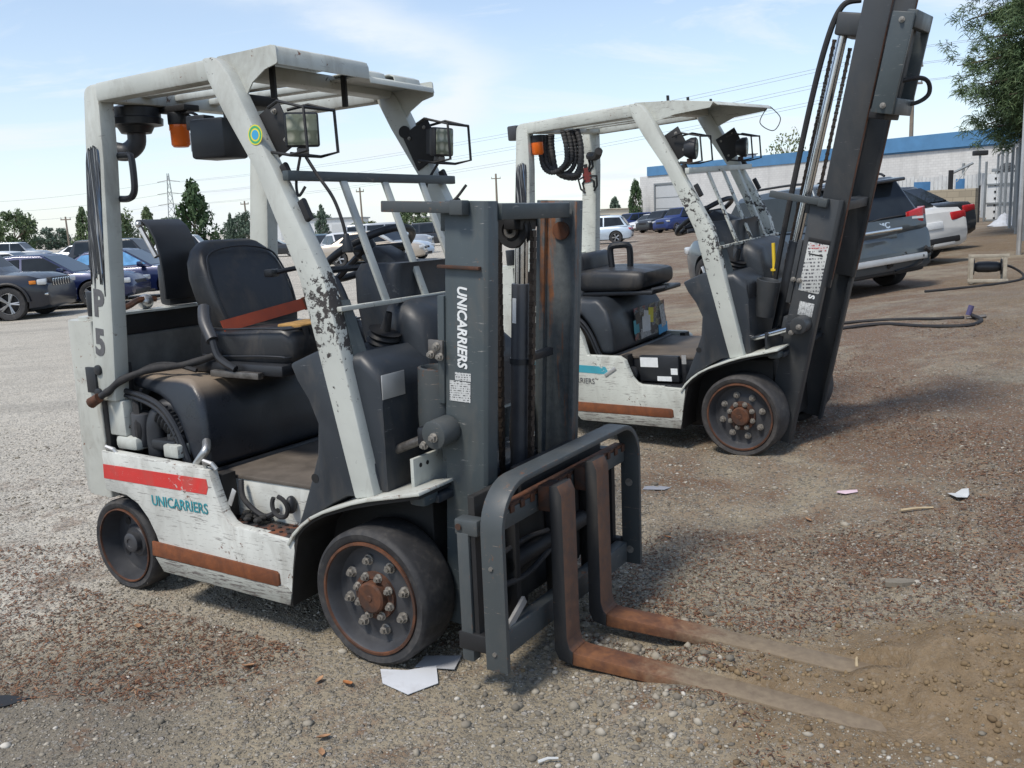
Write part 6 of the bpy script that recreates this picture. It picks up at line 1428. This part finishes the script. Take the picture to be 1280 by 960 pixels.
for lab, pt, loc, hd, kw in (
    ('white sedan roof showing at the far left above the navy sedan', 'cp_white', (-22.5, 38.0), (1, .1), dict()),
    ('dark grey suv behind the blue filmed car, seen right of the tape wrapped post', 'cp_dark', (-19.5, 42.0), (1, .0), dict(kind='suv', Hr=1.78, L=4.9)),
    ('steel blue sedan facing the camera beside the near front post', 'cp_teal', (-10.3, 49.5), (.35, -1), dict()),
    ('white sedan next to the steel blue sedan behind the steering wheel', 'cp_white', (-8.6, 46.5), (.5, -1), dict()),
    ('pale silver sedan with a greenish windshield behind the steering wheel', 'cp_ice', (-7.6, 45.0), (.9, -.6), dict()),
    ('beige sedan with its nose to the right behind the dashboard', 'cp_beige', (-8.2, 41.2), (1, -.02), dict()),
    ('silver pickup sized van parked behind the beige sedan', 'cp_silver', (-9.3, 53.0), (1, 0), dict(kind='suv', Hr=1.85, L=5.2, fx=4.2)),
    ('pale blue hatchback seen from behind between the rear truck posts', 'cp_ice', (7.1, 52.5), (-1, .22), dict(kind='hatch', Hr=1.56, L=4.3, fx=3.5, bx=.85)),
    ('small dark car far off left of the warehouse corner', 'cp_dark', (9.8, 96.0), (1, -.3), dict()),
    ('dark blue car far off by the warehouse corner', 'cp_blue', (13.6, 88.0), (-.9, -.6), dict(kind='suv', Hr=1.65)),
    ('white car in the row before the warehouse door', 'cp_white', (14.3, 82.0), (-.9, -.7), dict()),
    ('black car right of the white one before the warehouse door', 'cp_dark', (14.6, 77.5), (-.9, -.7), dict(kind='suv', Hr=1.66)),
    ('blue suv with an orange lamp nearest the rear truck in that row', 'cp_blue', (15.2, 72.5), (-.9, -.7), dict(kind='suv', Hr=1.75)),
    ('silver car far off at the foot of the cream shed', 'cp_silver', (12.0, 118.0), (-1, .1), dict()),
    ('dark car far off beyond the pale blue hatchback', 'cp_black', (6.0, 105.0), (1, .1), dict()),
    ('white pickup like car far back behind the tall dark tree', 'cp_white', (-24.0, 64.0), (1, .1), dict(kind='suv', Hr=1.8)),
    ('dark sedan far back left of the near front post', 'cp_dark', (-19.0, 66.0), (1, .1), dict()),
    ('silver sedan far back behind the white rear pillar', 'cp_silver', (-30.0, 62.0), (1, .0), dict()),
    ('red brown sedan far back behind the steering wheel', 'cp_red', (-13.5, 68.0), (1, .0), dict()),
    ('dark suv far back above the beige sedan', 'cp_dark', (-7.5, 70.0), (1, .1), dict(kind='suv', Hr=1.75)),
    ('silver suv in the distant row above the navy sedan', 'cp_silver', (-40.0, 72.0), (1, .1), dict(kind='suv', Hr=1.75)),
    ('black sedan in the distant row left of the pylon', 'cp_black', (-28.5, 76.0), (1, .1), dict()),
): car(lab, pt, loc, hd, group=G, cut=(loc[1] < 56), lod=1, **kw)
# the grey suv with its rear bumper torn off
rt, P, hw, dk = car('grey suv with crumpled tailgate and its rear bumper torn off', 'cp_grey', (5.36, 13.1), (-.29, .957), L=4.4, Wd=1.84, Hr=1.66, kind='suv', wr=.355, fx=3.52, bx=.93, extra='wreck')
P(MB().box((.40, 0, 1.585), (.40, 1.28, .05), (0, R(-4), 0)), 'spoiler', 'cp_dark', .02); 
for s in (-1, 1):
    tl = P(MB().loft([[(x, s * y, z) for x, y, z in r] for r in (((.02, .50, .97), (.02, .50, 1.10), (.10, .50, 1.10), (.10, .50, .97)), ((.03, .74, .94), (.03, .74, 1.14), (.14, .74, 1.14), (.14, .74, .94)), ((.16, .90, .96), (.16, .90, 1.15), (.34, .915, 1.15), (.34, .925, .98)))]), 'tail_lamp', 'tail_red', .012)
    P(MB().loft([[(x, s * y, z) for x, y, z in r] for r in (((.014, .54, 1.0), (.014, .54, 1.03), (.05, .54, 1.03), (.05, .54, 1.0)), ((.02, .74, .985), (.02, .74, 1.02), (.06, .74, 1.02), (.06, .74, .985)))]), 'reverse_lamp', 'lamp_clear', parent=tl)
# crumpled tailgate skin
g = random.Random(21); vs, fs = [], []; ny, nz_ = 15, 11
for j in range(nz_):
    for i in range(ny):
        y, z = -.80 + 1.60 * i / (ny - 1), .56 + .48 * j / (nz_ - 1)
        dent = .055 * math.exp(-(((y + .45) / .28) ** 2 + ((z - .72) / .13) ** 2)) + .02 * math.exp(-(((y - .1) / .2) ** 2 + ((z - .68) / .08) ** 2))
        x = -.012 + .05 * (abs(y) / .8) ** 3 + .10 * max(0, (z - .90)) + dent + .010 * (g.random() - .5) * (1 if y < .2 else .25) + .03 * math.exp(-((z - .80) / .03) ** 2)
        vs.append((x, y, z))
n = len(vs); vs += [(x + .03, y, z) for x, y, z in vs]
for j in range(nz_ - 1):
    for i in range(ny - 1):
        a = j * ny + i; fs += [(a, a + 1, a + ny + 1, a + ny), (n + a, n + a + ny, n + a + ny + 1, n + a + 1)]
tg = P(MB().raw(vs, fs), 'tailgate', 'cp_grey', smooth=24)
P(MB().bb((-.03, -.33, .865), (.02, .30, .915)), 'chrome_strip', 'chrome', .012, parent=tg); P(MB().bb((.02, -.27, .74), (.035, .27, .865)), 'plate_recess', 'cp_grey', .006, parent=tg)
emb = frame((.005, -.005, .962), (0, -1, 0), (.1, 0, 1))
text('emblem', 'GMC', .125, emb, 'chrome', rt, bold=.005, extrude=.008); text('emblem', 'TERRAIN', .045, frame((-.004, .50, .60), (0, -1, 0), (0, 0, 1)), 'alu', rt, bold=.001, extrude=.004)
P(MB().bb((.02, -.78, .50), (.10, .80, .56)), 'bumper_seat', 'wreck', .01); bar = P(MB().bb((-.06, -.70, .42), (.0, .66, .51)), 'bumper_beam', 'alu', .012)
for y in (-.64, .5): P(MB().bb((-.062, y, .45), (-.058, y + .02, .48)), 'beam_hole', 'black', parent=bar)
P(MB().bb((.03, -.70, .26), (.30, .80, .42)), 'undertray', 'wreck', .03)
g = random.Random(6); rg = MB()
for i in range(16): y = -.85 + 1.7 * g.random(); rg.box((.0 + .1 * g.random(), y, .40 + .14 * g.random()), (.05 + .06 * g.random(), .06 + .12 * g.random(), .03 + .05 * g.random()), (g.random(), g.random(), g.random()))
P(rg, 'torn_clips', 'wreck', .004)['kind'] = 'stuff'; P(MB().tube(smoothpath([(.02, -.70, .5), (-.04, -.60, .36), (.0, -.45, .33), (.02, -.2, .30)], 5), .012, 6), 'hanging_wire', 'hose'); P(MB().tube([(.05, .3, 1.02), (-.005, .0, 1.065), (-.008, -.35, 1.07)], .012, 5), 'wiper', 'black')
rt, P, hw, dk = car('white sedan parked just right of the damaged grey suv', 'cp_pearl', (7.55, 16.45), (-.33, .944), L=4.85, Wd=1.85, Hr=1.45)
P(MB().box((.02, -.28, .36), (.05, .5, .12)), 'bumper_insert', 'cp_pearl', .02)
car('dark grey sedan farthest right of the three parked by the fence', 'cp_dark', (9.15, 19.3), (-.36, .933), L=4.9, Wd=1.86, Hr=1.42)

# ================================================================ SMALL THINGS ON THE GROUND
def gpt(x, y, dz=0): return Vector((x, y, gz(x, y) + dz))
def hose_on(name, pts, r, label, cat='hose', mat='hose'):
    p = smoothpath([gpt(x, y, r * .8 + (dz if dz else 0)) for x, y, dz in pts], 6); mb = MB(); mb.tube(p, r, 8); return tag(mb.build(name, mat), label, cat)
hose_on('air_hose', [(3.2, 10.5, 0), (3.9, 10.3, .0), (4.3, 10.05, 0), (4.55, 9.75, 0), (4.72, 9.55, 0)], .017, 'upper black air hose lying on the dirt right of the rear mast')
hose_on('air_hose', [(3.0, 9.85, 0), (3.6, 9.95, 0), (4.0, 9.85, .0), (4.2, 9.3, 0), (4.5, 9.05, 0), (4.75, 9.25, 0), (4.78, 9.5, .03)], .019, 'lower looping black air hose lying on the dirt below the upper one')
nz_o = empty('hose_nozzle', gpt(4.75, 9.52, .02), 0, 'purple and black hose coupling where the two air hoses meet', 'nozzle')
MB().cyl((0, 0, .02), (.03, .0, .12), .028, 10).build('collar', plain('purple_cap', (.07, .06, .14), .5), nz_o); MB().cyl((-.02, 0, -.01), (.16, -.05, .01), .018, 8).build('tip', 'steel', nz_o)
rl = empty('hose_reel', gpt(6.80, 13.15, 0), R(-22), 'weathered pale wooden framed reel with a black drum standing on the dirt', 'hose reel'); rl.scale = (.78, .78, .80); M['reel_wood'] = plain('weathered_reel_wood', (.33, .295, .235), .8, var=.25, scale=12)
for x_ in (-.27, .27):
    MB().bb((x_ - .03, -.20, .0), (x_ + .03, -.14, .50)).build('frame_post', 'reel_wood', rl, .006); MB().bb((x_ - .03, .14, .0), (x_ + .03, .20, .48)).build('frame_post', 'reel_wood', rl, .006); MB().bb((x_ - .028, -.20, .02), (x_ + .028, .20, .07)).build('foot_rail', 'reel_wood', rl, .004)
for z in (.455, .02): MB().bb((-.33, -.205, z), (.33, -.135, z + .055)).build('cross_rail', 'reel_wood', rl, .006)
dm_ = MB(); dm_.lathe([(.03, -.24), (.14, -.235), (.14, -.215), (.07, -.21), (.095, -.15), (.10, .0), (.09, .15), (.07, .21), (.14, .215), (.14, .235), (.03, .24)], Matrix.Translation((0, 0, .28)) @ Matrix.Rotation(R(90), 4, 'Y'), 24); dm_.build('drum', 'plastic2', rl)
hose_on('reel_cable', [(6.95, 13.2, .25), (7.25, 13.35, .16), (7.4, 13.3, .03), (7.1, 12.9, 0), (6.5, 12.7, 0), (5.7, 12.65, 0)], .018, 'black cable running off the wooden framed reel across the dirt')
tp = MB(); g = random.Random(8); rings = []
for j in range(7): rings.append([(14.2 + (.95 - j * .13) * math.cos(a) * (.8 + .4 * g.random()), 26.6 + (.6 - j * .07) * math.sin(a), float(gbase(14.2, 26.6)) + j * .055 * (.7 + .6 * g.random())) for a in np.linspace(0, 6.283, 15)[:-1]])
tag(tp.loft([[(14.2 + (x - 14.2) * .55, 26.6 + (y - 26.6) * .55, z - .05) for x, y, z in r] for r in rings]).build('tarp', 'paper', smooth=60), 'crumpled white sheet lying on the dirt by the dark sedan', 'tarp')
def scrap(name, x, y, pts, mat, label, cat, rz=0, curl=.0, th=.002, dz=.008, tilt=0):
    mb = MB(); n = len(pts); top = [(px, py, curl * (abs(px) ** 1.5)) for px, py in pts]; mb.raw(top + [(a, b, c - th) for a, b, c in top], [tuple(range(n)), tuple(range(2 * n - 1, n - 1, -1))] + [(i, (i + 1) % n, n + (i + 1) % n, n + i) for i in range(n)])
    o = mb.build(name, mat, smooth=0); o.location = gpt(x, y, dz); o.rotation_euler = (tilt, 0, rz); return tag(o, label, cat)
scrap('paper_sheet', -.405, 2.935, [(-.095, .075), (-.075, -.02), (.02, -.10), (.115, -.035), (.10, .085), (.0, .06)], 'paper', 'white paper sheet under the near front tyre', 'paper', dz=.012, tilt=.03)
scrap('paper_sheet', -.30, 3.02, [(-.08, .0), (.06, -.03), (.08, .07), (-.05, .08)], plain('grey_paper', (.34, .35, .37), .8), 'grey flattened sheet just behind the white paper by the tyre', 'paper', dz=.010)
scrap('paper_scrap', 2.20, 4.38, [(-.09, -.03), (-.03, -.045), (.02, -.02), (.085, .03), (.06, .05), (-.01, .035), (-.05, .05)], 'white_wood', 'torn white paper scrap on the brown needles at the right', 'paper', rz=.5, curl=.4)
scrap('paper_scrap', 1.72, 4.63, [(-.06, -.01), (-.02, -.03), (.05, -.015), (.06, .02), (.0, .03), (-.04, .02)], plain('pink_paper', (.62, .47, .52), .8), 'pale pink paper scrap left of the torn white one', 'paper', curl=.4)
scrap('card_scrap', .77, 4.93, [(-.07, -.03), (.05, -.03), (.085, .02), (.02, .04), (-.06, .03)], plain('grey_card', (.27, .28, .31), .8), 'grey card scrap right of the load guard', 'card', rz=-.2)
scrap('stone_slab', 1.50, 3.46, [(-.06, -.015), (.0, -.03), (.055, -.02), (.06, .01), (.0, .025), (-.05, .012)], 'pebble', 'flat pale stone beyond the far fork', 'stone', th=.02, dz=.02)
scrap('paper_scrap', .52, 3.26, [(-.035, -.012), (.02, -.02), (.04, .0), (.01, .018), (-.03, .015)], 'paper', 'small curled white scrap between the forks', 'paper', rz=-.3, curl=2, dz=.016)
scrap('plastic_scrap', -1.80, 2.92, [(-.12, -.03), (.05, -.04), (.12, .01), (.02, .04), (-.10, .03)], 'black', 'flat black plastic scrap at the lower left edge', 'scrap', dz=.012)
def stick(x, y, L, rz, r, label, mat='wood_pole', tilt=.1):
    mb = MB(); mb.tube([(-L / 2, 0, 0), (0, .004, .003), (L / 2, 0, 0)], r, 6, rf=lambda t: 1 - .3 * t); o = mb.build('stick', mat); o.location = gpt(x, y, r + .006); o.rotation_euler = (0, -tilt, rz); tag(o, label, 'stick')
M['pale_wood'] = plain('pale_split_wood', (.44, .35, .22), .8, var=.2, scale=20)
stick(1.10, 2.83, .085, 1.15, .006, 'short pale stick lying on the soil between the fork tips', 'pale_wood'); stick(1.93, 4.28, .16, .05, .007, 'long pale splinter left of the torn white paper', 'pale_wood', .03)
stick(.06, 2.42, .06, .25, .005, 'white stub at the bottom edge of the gravel', 'white_wood', .0); stick(2.55, 3.9, .14, -.1, .006, 'dark twig at the right edge', 'bark', .05)
M['dry_leaf'] = plain('dry_leaf', (.34, .19, .10), .8, var=.3, scale=20)
def leaf(x, y, rz, s, label, mat='dry_leaf'):
    pr = [(0, -1), (.45, -.45), (.5, .1), (.25, .7), (0, 1), (-.25, .7), (-.5, .1), (-.45, -.45)]
    V = [(a * s, b * s, .35 * abs(a) * s + .18 * b * b * s) for a, b in pr] + [(0, -.4 * s, .0), (0, .4 * s, .0)]
    n = len(V); V += [(a, b, c - .0012) for a, b, c in V]; F = [(0, 1, 8), (1, 2, 8), (2, 9, 8), (2, 3, 9), (3, 4, 9), (4, 5, 9), (5, 6, 9), (6, 8, 9), (6, 7, 8), (7, 0, 8)]
    F += [tuple(n + i for i in f[::-1]) for f in F]; o = MB().raw(V, F).build('dry_leaf', mat); o.location = gpt(x, y, .010); o.rotation_euler = (.2 * math.sin(rz * 9), .2, rz); tag(o, label, 'leaf', 'dry leaves on the gravel')
M['leaf_orange'] = plain('orange_dry_leaf', (.42, .17, .06), .8, var=.3, scale=20)
leaf(-.60, 2.92, .6, .030, 'orange dry leaf by the near front tyre', 'leaf_orange'); leaf(-.98, 3.08, 1.2, .028, 'tan dry leaf lying alone below the near sill'); leaf(-.62, 2.60, 2.2, .026, 'curled tan leaf near the bottom, upper of a pair'); leaf(-.61, 2.52, .3, .020, 'small tan leaf near the bottom, lower of a pair')
leaf(-.97, 2.32, .9, .030, 'pale leaf at the bottom edge left of centre'); leaf(-1.52, 3.45, .4, .028, 'red brown leaf among needles at the far left'); leaf(.46, 3.32, 1.4, .022, 'orange leaf between the two forks', 'leaf_orange'); leaf(-.70, 2.95, 2.6, .022, 'grey brown shredded leaf beside the orange one')
leaf(1.42, 4.33, .3, .024, 'brown leaf on the needles near the middle right'); leaf(.72, 4.25, 1.0, .020, 'small orange leaf right of the load guard', 'leaf_orange')
# brown parasol far off before the cream shed
pa = empty('parasol', (12.6, 138, 0), 0, 'small brown parasol far off before the cream shed', 'parasol'); MB().cyl((0, 0, -.1), (0, 0, 2.3), .05, 6).build('pole', 'grey_far', pa); MB().lathe([(1.5, 1.75), (.8, 2.15), (0, 2.35), (0, 2.3), (.78, 2.1), (1.5, 1.75)], None, 12).build('canopy', 'rust_dark', pa)

# long low pale buildings and hazy trees closing off the lot
for (x0, x1, y, h, lab, mt) in ((-44.0, -26.0, 165, 3.4, 'long low white building far behind the seat and the tall tree', 'white_far'), (-22.0, -8.0, 190, 3.2, 'long low pale building far behind the front guard bars', 'cream')):
    b = empty('low_building', (x0, y, -.4), 0, lab, 'building'); MB().bb((0, 0, 0), (x1 - x0, 14, h)).build('wall', mt, b); MB().bb((-.3, -.3, h + .01), (x1 - x0 + .3, 14.3, h + .25)).build('roof', 'grey_far', b)
    for i in range(5): MB().bb((1.5 + i * (x1 - x0 - 3) / 5, -.06, .3), (3.6 + i * (x1 - x0 - 3) / 5, -.003, 2.5)).build('door', 'door_grey', b)
HZ = ['hazy low tree far left behind the black suv', 'hazy round tree left of the tape wrapped post', 'leftmost hazy low tree at the far left edge', 'hazy low tree behind the tape wrapped post', 'hazy tree right of the tall dark tree', 'hazy low tree behind the steering wheel', 'hazy low tree behind the near grey mast']
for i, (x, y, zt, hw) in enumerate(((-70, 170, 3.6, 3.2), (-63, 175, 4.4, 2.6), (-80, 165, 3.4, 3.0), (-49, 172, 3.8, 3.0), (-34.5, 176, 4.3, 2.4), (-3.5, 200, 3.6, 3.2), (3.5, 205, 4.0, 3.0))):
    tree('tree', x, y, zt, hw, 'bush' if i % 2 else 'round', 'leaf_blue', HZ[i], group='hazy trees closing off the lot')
